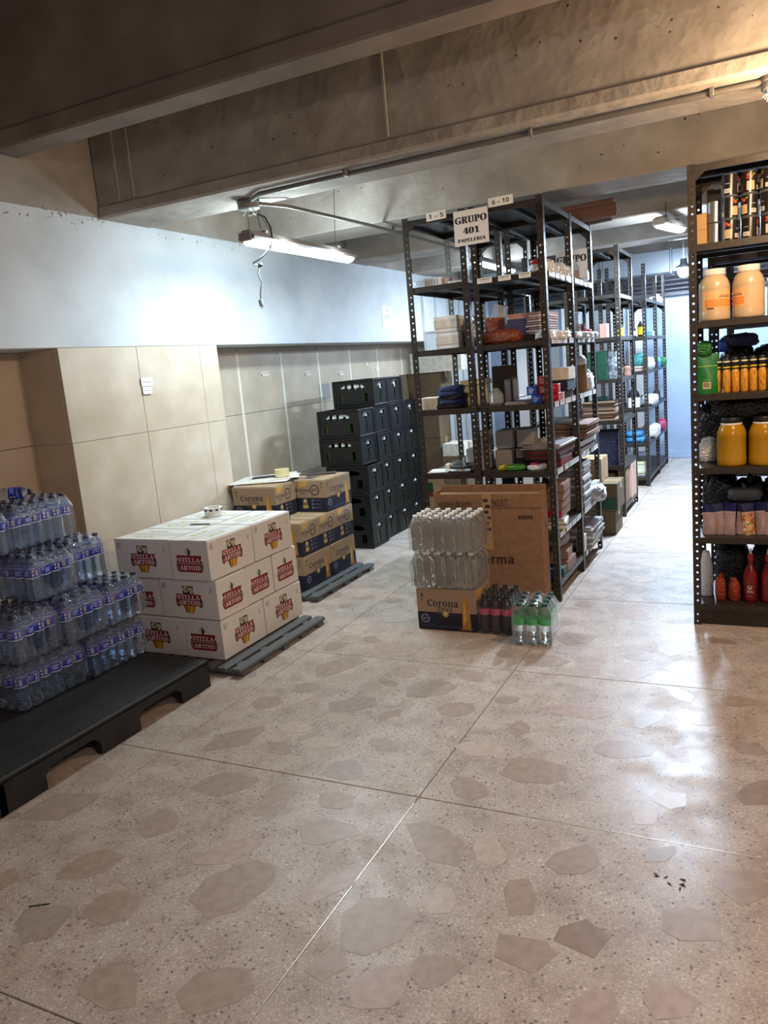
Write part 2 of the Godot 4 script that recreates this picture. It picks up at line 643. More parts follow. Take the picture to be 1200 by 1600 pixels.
func print_textures() -> void:
	# white beer carton: long side, short side, top
	var a := Cv.new(1024, 1024, rgb(226, 221, 217))
	var red := rgb(134, 22, 32)
	for e in [[300.0, 165.0, 250.0, true], [811.0, 172.0, 250.0, false]]:
		var cx: float = e[0]
		var cy: float = e[1]
		var k: float = e[2]
		var lng: bool = e[3]
		var hw := 0.50 if lng else 0.52
		for sg in [-1.0, 1.0]:
			a.ell(cx + sg * k * (hw - 0.02), cy + k * (0.09 if lng else 0.14), k * 0.09, k * 0.19, rgb(92, 52, 54))
			a.ell(cx + sg * k * (hw - 0.01), cy + k * (0.15 if lng else 0.2), k * 0.04, k * 0.08, rgb(150, 118, 100))
		if lng:
			a.rect(cx - k * 0.23, cy - k * 0.48, k * 0.46, k * 0.32, rgb(58, 48, 42))
			a.ell(cx - k * 0.08, cy - k * 0.36, k * 0.13, k * 0.11, rgb(206, 190, 160))
			a.ell(cx + k * 0.12, cy - k * 0.32, k * 0.10, k * 0.12, rgb(196, 180, 150))
			a.ell(cx - k * 0.05, cy - k * 0.36, k * 0.05, k * 0.06, rgb(110, 96, 80))
			a.ell(cx + k * 0.03, cy - k * 0.25, k * 0.04, k * 0.07, rgb(20, 18, 18))
			a.poly(PackedVector2Array([Vector2(cx - k * 0.27, cy + k * 0.2), Vector2(cx + k * 0.27, cy + k * 0.2), Vector2(cx + k * 0.16, cy + k * 0.49), Vector2(cx - k * 0.16, cy + k * 0.49)]), rgb(186, 138, 26))
			a.poly(PackedVector2Array([Vector2(cx + k * 0.06, cy + k * 0.2), Vector2(cx + k * 0.13, cy + k * 0.2), Vector2(cx + k * 0.06, cy + k * 0.49), Vector2(cx + k * 0.02, cy + k * 0.49)]), rgb(226, 188, 90))
			a.poly(PackedVector2Array([Vector2(cx - k * 0.27, cy + k * 0.2), Vector2(cx - k * 0.18, cy + k * 0.2), Vector2(cx - k * 0.1, cy + k * 0.49), Vector2(cx - k * 0.16, cy + k * 0.49)]), rgb(110, 76, 20))
		else:
			a.ell(cx, cy - k * 0.34, k * 0.14, k * 0.1, rgb(176, 168, 160))
			a.ell(cx + k * 0.02, cy - k * 0.32, k * 0.05, k * 0.12, rgb(30, 26, 26))
			a.ell(cx - k * 0.05, cy - k * 0.36, k * 0.03, k * 0.06, rgb(214, 206, 198))
			a.ell(cx - k * 0.01, cy - k * 0.46, k * 0.02, k * 0.04, rgb(30, 26, 26))
		var t := -0.19 if lng else -0.22
		var b := 0.22 if lng else 0.36
		a.poly(PackedVector2Array([Vector2(cx - k * hw, cy + k * t), Vector2(cx - k * (hw + 0.04), cy + k * (t + 0.01)), Vector2(cx - k * (hw - 0.06), cy + k * 0.06), Vector2(cx - k * hw, cy + k * b), Vector2(cx + k * hw, cy + k * b), Vector2(cx + k * (hw - 0.06), cy + k * 0.06), Vector2(cx + k * (hw + 0.04), cy + k * (t + 0.01)), Vector2(cx + k * hw, cy + k * t)]), red)
		a.text("STELLA", serif, k * 0.15, cx, cy + k * (-0.08 if lng else -0.06), rgb(240, 232, 228), 1.12)
		a.text("ARTOIS", serif, k * 0.15, cx, cy + k * (0.11 if lng else 0.21), rgb(240, 232, 228), 1.12)
		if lng:
			a.rect(cx + k * 0.62, cy - k * 0.4, 2, k * 0.2, rgb(190, 184, 180))
			for i in 3:
				a.rect(cx + k * 0.9, cy - k * 0.42 + i * 16, 26, 7, rgb(150, 142, 138))
			a.rect(26, 26, 8, 50, rgb(120, 112, 108))
			for i in 4:
				a.rect(40, 26 + i * 13, 26, 7, rgb(150, 142, 138))
		else:
			a.rect(616, cy + k * 0.06, 390, 5, rgb(206, 198, 194))
			a.rect(cx - k * 0.26, cy + k * 0.44, k * 0.52, 3, rgb(176, 168, 164))
	# top: folded flaps with pale green print
	a.rect(0, 546, 600, 3, rgb(150, 146, 142))
	for e in [[150, 470, 200], [150, 610, 200]]:
		for i in 3:
			a.rect(e[0] + i * 74, e[1], 60, 34, rgb(176, 190, 108) if i != 1 else rgb(206, 178, 170))
		a.rect(e[0] - 40, e[1] + 46, 300, 2, rgb(190, 188, 184))
	printed("beer_white", a.tex(), 0.55)
	# kraft and navy beer carton
	var c := Cv.new(1024, 1024, rgb(160, 136, 110))
	var nv := rgb(20, 22, 46)
	var ink := rgb(34, 30, 48)
	var gd := rgb(178, 130, 62)
	c.rect(0, 222, 600, 178, nv)
	c.text("Corona", serif, 70, 268, 130, ink, 0.9)
	c.text("Extra", serif, 42, 285, 190, ink, 0.95)
	c.ell(290, 236, 34, 34, rgb(176, 136, 66))
	c.ell(290, 236, 20, 20, rgb(214, 186, 120))
	c.rect(170, 240, 80, 2, rgb(150, 120, 70))
	c.rect(330, 240, 80, 2, rgb(150, 120, 70))
	c.poly(PackedVector2Array([Vector2(456, 380), Vector2(462, 230), Vector2(474, 120), Vector2(486, 70), Vector2(508, 62), Vector2(524, 90), Vector2(532, 150), Vector2(540, 240), Vector2(546, 380)]), gd)
	c.poly(PackedVector2Array([Vector2(470, 330), Vector2(480, 140), Vector2(494, 90), Vector2(500, 340)]), rgb(222, 172, 86))
	c.rect(440, 372, 116, 18, rgb(150, 100, 50))
	c.rect(484, 300, 36, 44, rgb(166, 112, 50))
	c.ell(74, 290, 44, 44, rgb(146, 150, 166))
	c.ell(74, 290, 34, 34, nv)
	c.text("6/7", sans, 22, 74, 290, rgb(146, 150, 166))
	c.text("4", sans, 38, 52, 52, ink)
	for i in 3:
		c.rect(34, 84 + i * 12, 38, 6, rgb(116, 94, 74))
	for i in 16:
		c.rect(60 + i * 24, 356, 14 + (i * 7) % 7, 20, rgb(52, 58, 102))
	c.rect(612, 222, 412, 178, nv)
	c.poly(PackedVector2Array([Vector2(660, 0), Vector2(800, 0), Vector2(740, 70), Vector2(640, 84)]), rgb(206, 160, 84))
	c.text("Corona", serif, 46, 706, 120, ink, 0.8)
	c.text("Extra", serif, 24, 706, 162, ink, 0.9)
	c.ell(872, 120, 66, 72, ink)
	c.ell(872, 120, 52, 58, rgb(160, 136, 110))
	c.text("6/7", sans, 40, 872, 120, ink)
	c.text("4", sans, 32, 968, 40, ink)
	for i in 3:
		c.rect(952, 66 + i * 14, 34, 7, rgb(110, 88, 70))
	c.rect(676, 250, 90, 118, rgb(56, 56, 74))
	c.ell(721, 262, 26, 26, rgb(206, 178, 108))
	c.rect(684, 318, 74, 40, rgb(200, 164, 96))
	c.rect(690, 296, 62, 12, rgb(170, 140, 90))
	for i in 3:
		c.ell(828, 256 + i * 48, 14, 14, rgb(130, 134, 152))
		c.rect(852, 250 + i * 48, 92, 10, rgb(92, 98, 126))
	c.rect(0, 520, 600, 60, nv)
	c.rect(0, 548, 600, 3, rgb(90, 74, 56))
	c.poly(PackedVector2Array([Vector2(60, 430), Vector2(250, 430), Vector2(330, 520), Vector2(90, 520)]), rgb(40, 40, 62))
	printed("beer_kraft", c.tex(), 0.7)
	# blue label of the water bottles, wrapped once around
	var w := Cv.new(512, 96, rgb(24, 32, 160))
	w.rect(0, 0, 512, 5, rgb(150, 170, 220))
	w.rect(0, 88, 512, 8, rgb(206, 216, 232))
	for o in [0.0, 256.0]:
		w.poly(PackedVector2Array([Vector2(o + 30, 58), Vector2(o + 46, 32), Vector2(o + 108, 26), Vector2(o + 138, 40), Vector2(o + 104, 46), Vector2(o + 96, 60)]), rgb(120, 140, 226))
		w.line(Vector2(o + 40, 68), Vector2(o + 120, 62), 5, rgb(196, 208, 240))
		w.ell(o + 166, 30, 11, 12, rgb(206, 216, 240))
		w.ell(o + 166, 64, 11, 12, rgb(206, 216, 240))
		w.rect(o + 196, 22, 38, 52, rgb(196, 190, 192))
		for i in 6:
			w.rect(o + 201 + i * 5, 28, 2, 40, rgb(70, 66, 70))
	printed("water_label", w.tex(), 0.35)
	# price labels along the shelf edges
	var p := Cv.new(256, 64, rgb(228, 226, 222))
	for i in 9:
		p.rect(20 + i * 24, 12, 14 + (i * 5) % 8, 12, rgb(60, 58, 60))
		p.rect(30 + i * 21, 36, 10 + (i * 3) % 7, 8, rgb(96, 94, 96))
	printed("price_print", p.tex(), 0.6)
	# paper signs
	var sg := Cv.new(512, 480, rgb(226, 220, 216))
	for o in [-5, -2, 2, 5]:
		sg.text("GRUPO", serif, 92, 256 + o, 132, rgb(24, 22, 22), 1.02)
		sg.text("401", serif, 86, 256 + o, 282, rgb(24, 22, 22), 1.2)
		sg.text("PAPELERIA", serif, 46, 256 + o * 0.6, 410, rgb(24, 22, 22), 1.1)
	printed("sign_group", sg.tex(), 0.7)
	var s1 := Cv.new(320, 128, rgb(228, 222, 214))
	s1.text("1 – 5", sans, 66, 160, 64, rgb(24, 22, 22), 1.3)
	printed("sign_low", s1.tex(), 0.7)
	var s2 := Cv.new(400, 128, rgb(228, 222, 214))
	s2.text("6 – 10", sans, 66, 200, 64, rgb(24, 22, 22), 1.2)
	printed("sign_high", s2.tex(), 0.7)
	var sgn := Cv.new(512, 400, rgb(226, 224, 224))
	for o in [-5, -2, 2, 5]:
		sgn.text("GRUPO", serif, 96, 256 + o, 120, rgb(24, 22, 22), 1.0)
	printed("sign_second", sgn.tex(), 0.7)
	var nt := Cv.new(256, 300, rgb(226, 228, 236))
	nt.text("154", sans, 22, 128, 66, rgb(70, 72, 96))
	for i in 3:
		nt.rect(60, 130 + i * 16, 136 - (i * 37) % 50, 5, rgb(120, 122, 146))
	printed("wall_note", nt.tex(), 0.7)
	var n2 := Cv.new(256, 128, rgb(232, 228, 222))
	for i in 7:
		n2.line(Vector2(34 + i * 26, 70), Vector2(50 + i * 26, 46 + (i * 13) % 20), 6, rgb(70, 64, 60))
		n2.line(Vector2(50 + i * 26, 48 + (i * 13) % 20), Vector2(58 + i * 26, 76), 5, rgb(70, 64, 60))
	printed("hand_note", n2.tex(), 0.7)
	# black food cans: fruit picture, pale panel, bar code
	var k := Cv.new(512, 256, rgb(24, 20, 20))
	for o in [0.0, 256.0]:
		k.ell(o + 60, 40, 18, 18, rgb(196, 60, 44))
		k.ell(o + 88, 62, 16, 16, rgb(214, 92, 66))
		k.ell(o + 52, 76, 14, 14, rgb(170, 44, 40))
		k.poly(PackedVector2Array([Vector2(o + 96, 40), Vector2(o + 130, 20), Vector2(o + 120, 52)]), rgb(120, 150, 60))
		k.rect(o + 44, 118, 76, 110, rgb(206, 176, 140))
		for i in 6:
			k.rect(o + 52, 128 + i * 16, 60, 5, rgb(120, 90, 70))
		k.rect(o + 150, 176, 64, 50, rgb(222, 214, 204))
		for i in 9:
			k.rect(o + 156 + i * 6, 182, 3, 38, rgb(30, 26, 26))
		k.rect(o + 160, 110, 46, 6, rgb(180, 176, 170))
	printed("can_print", k.tex(), 0.3)
	var j := Cv.new(512, 256, rgb(200, 170, 132))
	j.rect(170, 20, 172, 210, rgb(226, 176, 120))
	j.rect(180, 120, 160, 84, rgb(222, 128, 46))
	j.rect(262, 74, 66, 8, rgb(150, 70, 40))
	j.rect(256, 90, 76, 8, rgb(60, 40, 34))
	for i in 4:
		j.rect(190, 132 + i * 17, 140, 5, rgb(236, 180, 120))
	j.rect(190, 212, 40, 20, rgb(90, 70, 60))
	j.rect(240, 216, 84, 5, rgb(170, 130, 100))
	printed("mayo_label", j.tex(), 0.35)
	var dr := Cv.new(256, 256, rgb(204, 142, 36))
	var r := RandomNumberGenerator.new()
	r.seed = 12
	for i in 150:
		dr.ell(r.randf() * 256, r.randf() * 256, 2 + r.randf() * 5, 2 + r.randf() * 6, [rgb(150, 92, 24), rgb(226, 182, 96), rgb(110, 66, 24), rgb(214, 160, 60)][i % 4], 8)
	printed("dressing_print", dr.tex(), 0.25)
	# pouches: pale back with a colour picture, navy header
	var po := Cv.new(256, 320, rgb(172, 146, 146))
	po.rect(0, 0, 256, 84, rgb(20, 24, 82))
	for i in 8:
		po.rect(40, 112 + i * 20, 150 - (i * 31) % 60, 6, rgb(136, 112, 112))
	printed("pouch_back", po.tex(), 0.35)
	var pf := Cv.new(256, 320, rgb(190, 150, 120))
	pf.rect(0, 0, 256, 84, rgb(20, 24, 82))
	for i in 60:
		pf.ell(r.randf() * 256, 110 + r.randf() * 200, 10 + r.randf() * 22, 8 + r.randf() * 18, [rgb(206, 60, 36), rgb(226, 178, 40), rgb(84, 130, 46), rgb(222, 206, 180), rgb(170, 70, 40)][i % 5], 12)
	printed("pouch_front", pf.tex(), 0.35)
	var sr := Cv.new(512, 256, rgb(112, 14, 16))
	for o in [0.0, 256.0]:
		sr.ell(o + 128, 70, 26, 30, rgb(196, 186, 180))
		sr.ell(o + 128, 62, 14, 16, rgb(112, 14, 16))
		sr.rect(o + 96, 118, 66, 9, rgb(196, 186, 180))
		sr.rect(o + 84, 140, 90, 9, rgb(196, 186, 180))
		sr.rect(o + 90, 200, 76, 12, rgb(160, 70, 66))
	printed("sauce_print", sr.tex(), 0.25)
	var gb := Cv.new(256, 320, rgb(28, 112, 44))
	gb.rect(0, 96, 256, 6, rgb(150, 176, 60))
	gb.rect(70, 226, 92, 56, rgb(196, 178, 140))
	for i in 10:
		gb.rect(80 + i * 7, 232, 4, 36, rgb(60, 50, 40))
	gb.rect(86, 206, 60, 5, rgb(130, 160, 90))
	printed("green_print", gb.tex(), 0.35)
	# coloured packets
	for e in [["packet_red", rgb(170, 22, 32), rgb(220, 190, 184)], ["packet_blue", rgb(20, 66, 160), rgb(206, 214, 226)], ["packet_white", rgb(226, 224, 222), rgb(80, 120, 180)], ["packet_green", rgb(60, 140, 60), rgb(220, 200, 60)], ["packet_striped", rgb(222, 222, 224), rgb(150, 152, 158)]]:
		var q := Cv.new(128, 128, e[1])
		for i in 5:
			q.rect(14 + i * 21, 20, 9, 88, e[2]) if e[0] == "packet_striped" else q.rect(20, 18 + i * 20, 40 + (i * 37) % 48, 8, e[2])
		printed(e[0], q.tex(), 0.5)


# ------------------------------------------------------------------ the room
func build_floor() -> void:
	var fl := struct("floor")
	part("floor_bed", bmesh(Vector3(7.2, 0.2, 12.8)), "joint", fl, Vector3(-0.3, -0.1045, -4.6))
	var shapes := []
	for i in 14:
		var n := 5 + i % 4
		var o := PackedVector2Array()
		var ph := rng.randf() * TAU
		for k in n:
			var t := ph + TAU * (k + rng.randf_range(-0.28, 0.28)) / n
			var rr := rng.randf_range(0.78, 1.08)
			o.append(Vector2(cos(t) * rr, sin(t) * rr))
		var b := B.new()
		b.at(Vector3.ZERO, Vector3(-PI / 2, 0, 0))
		b.prism(o, -0.004, 0.0006)
		shapes.append(b.done())
	# stones seen plainly in the foreground: colour, x, z, length, width, turn
	var seen := [["stone_grey", -1.68, -2.85, 0.13, 0.085, 0.5], ["stone_grey", -1.83, -2.1, 0.14, 0.09, 0.2], ["stone_tan", -1.42, -1.62, 0.17, 0.10, 1.0], ["stone_tan", -0.95, -1.62, 0.13, 0.11, 0.4], ["stone_pink", -0.84, -1.42, 0.085, 0.07, 1.2], ["stone_tan", -0.55, -1.66, 0.085, 0.075, 0.1], ["stone_tan", -0.74, -1.52, 0.08, 0.06, 0.8],
		["stone_tan", -0.94, -2.02, 0.15, 0.08, -0.7], ["stone_pale", -0.76, -2.02, 0.09, 0.055, -0.9], ["stone_brown", -0.42, -1.76, 0.075, 0.07, 0.3], ["stone_pink", -0.2, -1.62, 0.07, 0.06, 0.0], ["stone_pink", -0.35, -1.52, 0.09, 0.06, 1.2], ["stone_tan", -0.75, -2.52, 0.15, 0.09, -0.2], ["stone_pale", -1.0, -2.62, 0.10, 0.07, 0.2], ["stone_pink", -1.55, -1.75, 0.12, 0.06, 0.9],
		["stone_pink", -1.15, -1.72, 0.12, 0.05, 1.1], ["stone_tan", -1.3, -1.95, 0.12, 0.08, 0.4], ["stone_pale", -1.62, -2.5, 0.13, 0.06, 0.3], ["stone_grey", -2.02, -2.42, 0.16, 0.08, 0.9], ["stone_tan", -2.34, -1.78, 0.15, 0.10, 0.6], ["stone_tan", -1.95, -1.55, 0.11, 0.08, 0.7], ["stone_tan", -1.72, -1.42, 0.10, 0.08, 0.2], ["stone_grey", -1.4, -3.1, 0.15, 0.09, 0.3], ["stone_pink", -0.7, -3.05, 0.15, 0.08, 0.1],
		["stone_tan", -0.1, -3.3, 0.09, 0.06, 0.2], ["stone_brown", -0.2, -4.0, 0.09, 0.05, -0.3], ["stone_tan", 0.1, -3.85, 0.1, 0.06, 0.4], ["stone_brown", 0.0, -2.6, 0.12, 0.08, 0.6]]
	var st := ["stone_tan", "stone_pink", "stone_grey", "stone_pale", "stone_tan"]
	var far := B.new()
	var count := 0
	for iz in range(-4, 9):
		for ix in range(-3, 4):
			var x1 := -1.089 + 1.155 * ix
			var x0 := maxf(x1 - 1.155, -3.8)
			var z0 := -2.238 - 1.164 * iz
			var z1 := maxf(z0 - 1.164, -10.75)
			if x1 - x0 < 0.1 or z0 - z1 < 0.1:
				continue
			var c := Vector3((x0 + x1) / 2, 0, (z0 + z1) / 2)
			var slab := part("floor_slab", bmesh(Vector3(x1 - x0 - 0.0035, 0.03, z0 - z1 - 0.0035), 0.0015), "terrazzo", fl, c + Vector3(0, -0.015, 0))
			var near := c.z > -4.8 and c.z < -0.9 and c.x > -2.9 and c.x < 0.8
			var used := []
			if near:
				for e in seen:
					if e[1] > x0 and e[1] < x1 and e[2] < z0 and e[2] > z1:
						used.append([e[1], e[2], maxf(e[3], e[4])])
						count += 1
						var m := part("stone_chip", shapes[count % 14], e[0], slab, Vector3(e[1] - c.x, 0.015, e[2] - c.z), Vector3(0, e[5], 0))
						m.scale = Vector3(e[3], 1, e[4])
			for k in 90:
				if used.size() > 20 and near or used.size() > 9 and not near:
					break
				var rr := rng.randf_range(0.06, 0.17)
				var px := rng.randf_range(x0 + rr * 0.8, x1 - rr * 0.8)
				var pz := rng.randf_range(z1 + rr * 0.8, z0 - rr * 0.8)
				var ok := true
				for u in used:
					if Vector2(px - u[0], pz - u[1]).length() < (rr + u[2]) * 0.92:
						ok = false
						break
				if not ok:
					continue
				used.append([px, pz, rr])
				var turn := rng.randf() * TAU
				var sc := Vector3(rr, 1, rr * rng.randf_range(0.5, 0.95))
				var sh: Mesh = shapes[rng.randi() % 14]
				if near and count < 290:
					count += 1
					var m := part("stone_chip", sh, st[rng.randi() % 5], slab, Vector3(px - c.x, 0.015, pz - c.z), Vector3(0, turn, 0))
					m.scale = sc
				else:
					far.s.append_from(sh, 0, Transform3D(Basis.from_euler(Vector3(0, turn, 0)) * Basis.from_scale(sc), Vector3(px, 0.0, pz)))
	var fo := part("stone_chips", far.s.commit(), "stone_pale", fl)
	fo.set_meta("kind", "stuff")
	# pale metal strips bared in the joints where people walk
	part("joint_strip", bmesh(Vector3(0.0024, 0.004, 2.3)), "brass", fl, Vector3(-1.089, -0.0015, -1.05))
	part("joint_strip", bmesh(Vector3(0.75, 0.004, 0.0020)), "brass", fl, Vector3(-0.36, -0.0015, -2.238))
	# stains of their own shape
	var b := B.new()
	for i in 9:
		b.at(Vector3(-0.234 + rng.randf_range(-0.05, 0.05), 0.0009, -2.051 + rng.randf_range(-0.035, 0.035)), Vector3(-PI / 2, rng.randf() * TAU, 0))
		b.prism(PackedVector2Array([Vector2(-0.009, 0), Vector2(0.0, -0.003), Vector2(0.010, 0.002), Vector2(0.002, 0.003)]), 0.0, 0.0006)
	part("dark_stain", b.done(), "brown_print", fl).set_meta("kind", "stuff")
	tag(part("hair_pin", bmesh(Vector3(0.06, 0.002, 0.004)), "cable_black", self, Vector3(-1.945, 0.0012, -1.352), Vector3(0, 0.55, 0)), "thin dark sliver lying on the floor near the black pallet", "sliver")


func build_ceiling() -> void:
	var ce := struct("ceiling")
	part("ceiling_slab", bmesh(Vector3(7.2, 0.3, 12.8)), "concrete_dark", ce, Vector3(-0.3, 3.55, -4.6))
	# deep beams across the room, each with a lip along its lower edge
	var zs := [-3.6, -5.12, -6.64, -8.16, -9.68]
	for i in zs.size():
		var b := B.new()
		var low := 2.53 if i == 0 else 2.48
		b.box(Vector3(-0.15, (3.45 + low) / 2, zs[i] - 0.215), Vector3(6.7, 3.45 - low, 0.41 if i == 0 else 0.43), 0.008)
		var m := part("beam", b.done(), "concrete_wrinkled" if i == 0 else "concrete", ce)
		if i == 0:
			part("beam_lip", bmesh(Vector3(6.7, 0.075, 0.43), 0.012), "concrete", m, Vector3(-0.15, 2.5175, zs[i] - 0.215))
			# board marks of the formwork left in the beam
			for x in [-3.33, -3.22, -1.62]:
				part("board_mark", bmesh(Vector3(0.022, 0.42, 0.012), 0.005), "concrete", m, Vector3(x, 2.77, zs[0] - 0.011))
		if i == 1:
			for x in [-2.28, -2.05, -1.78]:
				part("board_mark", bmesh(Vector3(0.02, 0.34, 0.012), 0.005), "concrete", m, Vector3(x, 2.74, zs[1] - 0.011))
	# blow holes left in the concrete
	var ph := B.new()
	for i in 90:
		var zf: float = -3.5945 if i < 50 else -5.1045
		ph.at(Vector3(rng.randf_range(-3.3, 0.4), rng.randf_range(2.58, 2.95), zf), Vector3(0, 0, rng.randf() * TAU))
		var w := rng.randf_range(0.003, 0.008)
		ph.prism(PackedVector2Array([Vector2(-w, 0), Vector2(0, -w * 0.7), Vector2(w, 0.1 * w), Vector2(0.2 * w, w)]), 0.0, 0.0012)
	part("blow_holes", ph.done(), "dark_card", ce).set_meta("kind", "stuff")
	var b1 := B.new()
	b1.box(Vector3(-0.15, 3.1, -3.01), Vector3(6.7, 0.62, 0.15), 0.008)
	var m1 := part("beam", b1.done(), "concrete_dark", ce, Vector3(0, 0.02, 0))
	part("beam_lip", bmesh(Vector3(6.7, 0.09, 0.17), 0.01), "concrete_dark", m1, Vector3(-0.15, 2.745, -3.01))
	var b0 := B.new()
	b0.box(Vector3(-0.15, 3.0, 0.4), Vector3(6.7, 0.9, 0.42), 0.01)
	part("beam", b0.done(), "concrete_dark", ce)


func build_walls() -> void:
	var wl := struct("wall_left")
	part("wall_core", bmesh(Vector3(0.2, 3.5, 12.8)), "grout", wl, Vector3(-3.925, 1.75, -4.6))
	# painted band that stands proud over the tiled wall, and bare concrete over it
	part("plaster_band", bmesh(Vector3(0.33, 0.74, 12.8), 0.004), "white_plaster", wl, Vector3(-3.665, 2.12, -4.6))
	part("concrete_band", bmesh(Vector3(0.33, 1.0, 12.8)), "concrete", wl, Vector3(-3.666, 2.99, -4.6))
	# flaked upper edge of the paint
	var fk := B.new()
	for i in 70:
		var z := -2.7 - rng.randf() * 0.95 if i < 42 else -4.1 - rng.randf() * 3.0
		fk.at(Vector3(-3.4995, 2.478 + rng.randf_range(-0.05, 0.02), z), Vector3(rng.randf() * TAU, 0, 0))
		var w := rng.randf_range(0.003, 0.012)
		fk.box(Vector3.ZERO, Vector3(0.003, w, w * rng.randf_range(0.4, 1.4)))
	var fp := part("paint_flakes", fk.done(), "concrete", wl)
	fp.set_meta("kind", "stuff")
	var pier := part("tiled_pier", bmesh(Vector3(0.33, 1.75, 1.40)), "grout", wl, Vector3(-3.671, 0.875, -3.855))
	var rows := [[0.0, 0.62], [0.62, 1.22], [1.22, 1.75]]
	for r in rows:
		var h: float = r[1] - r[0] - 0.003
		for c in [[-3.15, -3.757], [-3.757, -4.36], [-4.36, -4.56]]:
			part("wall_tile", bmesh(Vector3(0.012, h, c[0] - c[1] - 0.003), 0.0015), "tile_plain", pier, Vector3(0.165, (r[0] + r[1]) / 2 - 0.875, (c[0] + c[1]) / 2 + 3.855))
		part("wall_tile", bmesh(Vector3(0.30, h, 0.012), 0.0015), "tile_warm", pier, Vector3(0.005, (r[0] + r[1]) / 2 - 0.875, 0.70))
		part("wall_tile", bmesh(Vector3(0.30, h, 0.012), 0.0015), "tile_dull", pier, Vector3(0.005, (r[0] + r[1]) / 2 - 0.875, -0.70))
		# recessed walls either side of the pier
		for i in 9:
			var z := -4.562 - 0.634 * i
			part("wall_tile", bmesh(Vector3(0.012, h, 0.628), 0.0015), "tile_dull", wl, Vector3(-3.812, (r[0] + r[1]) / 2, z - 0.317))
		for i in 4:
			part("wall_tile", bmesh(Vector3(0.012, h, 0.60), 0.0015), "tile_warm", wl, Vector3(-3.812, (r[0] + r[1]) / 2, -2.85 + 0.606 * i))
	# pale filler run thickly over the upright seams, and remains of tape
	for i in 6:
		part("seam_filler", bmesh(Vector3(0.003, 1.7, 0.03), 0.001), "seam_filler", wl, Vector3(-3.805, 0.86, -5.196 - 0.634 * i))
	for e in [[1.517, -5.565, 0.12], [1.491, -6.26, 0.10], [1.463, -6.895, 0.09], [1.545, -7.46, 0.06], [1.482, -7.71, 0.08]]:
		var t := B.new()
		t.box(Vector3.ZERO, Vector3(0.002, 0.016, e[2]))
		t.box(Vector3(0, 0.025, 0.0), Vector3(0.002, 0.008, e[2] * 0.8))
		t.box(Vector3(0, 0.012, e[2] * 0.42), Vector3(0.002, 0.04, 0.012))
		part("tape_remains", t.done(), "seam_filler", wl, Vector3(-3.804, e[0], e[1]))
	for e in [[1.315, -6.53], [1.023, -6.5]]:
		part("damp_patch", bmesh(Vector3(0.002, 0.15, 0.20), 0.0005), "grey_paper", wl, Vector3(-3.8055, e[0], e[1]))
	# white panels that line the far part of the wall
	for i in 6:
		part("wall_panel", bmesh(Vector3(0.04, 2.3, 0.30), 0.006), "white_plaster", wl, Vector3(-3.48, 1.15, -8.5 - 0.40 * i))
	for e in [["wall_back", Vector3(7.2, 3.7, 0.2), Vector3(-0.3, 1.85, -10.86), "far_plaster"], ["wall_right", Vector3(0.2, 3.7, 12.8), Vector3(3.1, 1.85, -4.6), "white_plaster"], ["wall_front", Vector3(7.2, 3.7, 0.2), Vector3(-0.3, 1.85, 1.7), "white_plaster"]]:
		var w := part(e[0], bmesh(e[1]), e[3], self, e[2])
		w.set_meta("kind", "structure")
	# pale upright boards that line the left half of the far wall
	var tr := struct("trim_1")
	for i in 9:
		part("upright_board", bmesh(Vector3(0.17, 2.0, 0.03), 0.005), "board_white" if i % 3 else "board_grey", tr, Vector3(-3.25 + 0.215 * i, 1.1, -10.74))
	var bb := part("baseboard_back", bmesh(Vector3(6.2, 0.09, 0.015), 0.003), "far_plaster", self, Vector3(-0.4, 0.047, -10.752))
	bb.set_meta("kind", "structure")


func build_far_end() -> void:
	# roller shutter over the pale wall, slat by slat
	var sh := thing("roller_shutter", "dark ribbed roller shutter high on the far wall above the pale blue paint", "shutter", Vector3(-0.6, 2.06, -10.72))
	for i in 8:
		var b := B.new()
		var pr := []
		for k in 7:
			var t := PI * k / 6
			pr.append(Vector2(0.022 * sin(t), -0.026 * cos(t)))
		b.g(1)
		for k in 6:
			var a: Vector2 = pr[k]
			var c: Vector2 = pr[k + 1]
			b.face([Vector3(-2.6, a.y, a.x), Vector3(2.9, a.y, a.x), Vector3(2.9, c.y, c.x), Vector3(-2.6, c.y, c.x)], Vector3(0, (a.y + c.y), a.x + c.x + 0.01))
		b.g(-1)
		part("slat", b.done(), "shutter_slat", sh, Vector3(0, 0.09 + 0.056 * i, 0))
	part("bottom_bar", bmesh(Vector3(5.5, 0.05, 0.04), 0.006), "shutter_slat", sh, Vector3(0.15, 0.028, 0.0))
	# sheet metal air duct, in flanged lengths
	var du := thing("air_duct", "grey sheet metal air duct hung across the far end of the room", "duct", Vector3(-0.9, 2.34, -9.0), 0.05)
	for i in 5:
		part("duct_length", bmesh(Vector3(0.70, 0.23, 0.30), 0.004), "galvanised", du, Vector3(-1.8 + 0.72 * i, 0, -0.2))
		part("duct_flange", bmesh(Vector3(0.02, 0.26, 0.33), 0.003), "galvanised", du, Vector3(-1.44 + 0.72 * i, 0, -0.2))
	for x in [-1.1, 0.25, 1.1]:
		part("hanger_rod", lmesh("rod", [[Vector2(0, 0), Vector2(0.005, 0), Vector2(0.005, 0.5), Vector2(0, 0.5)]], 6), "galvanised", du, Vector3(x, 0.1, -0.2))


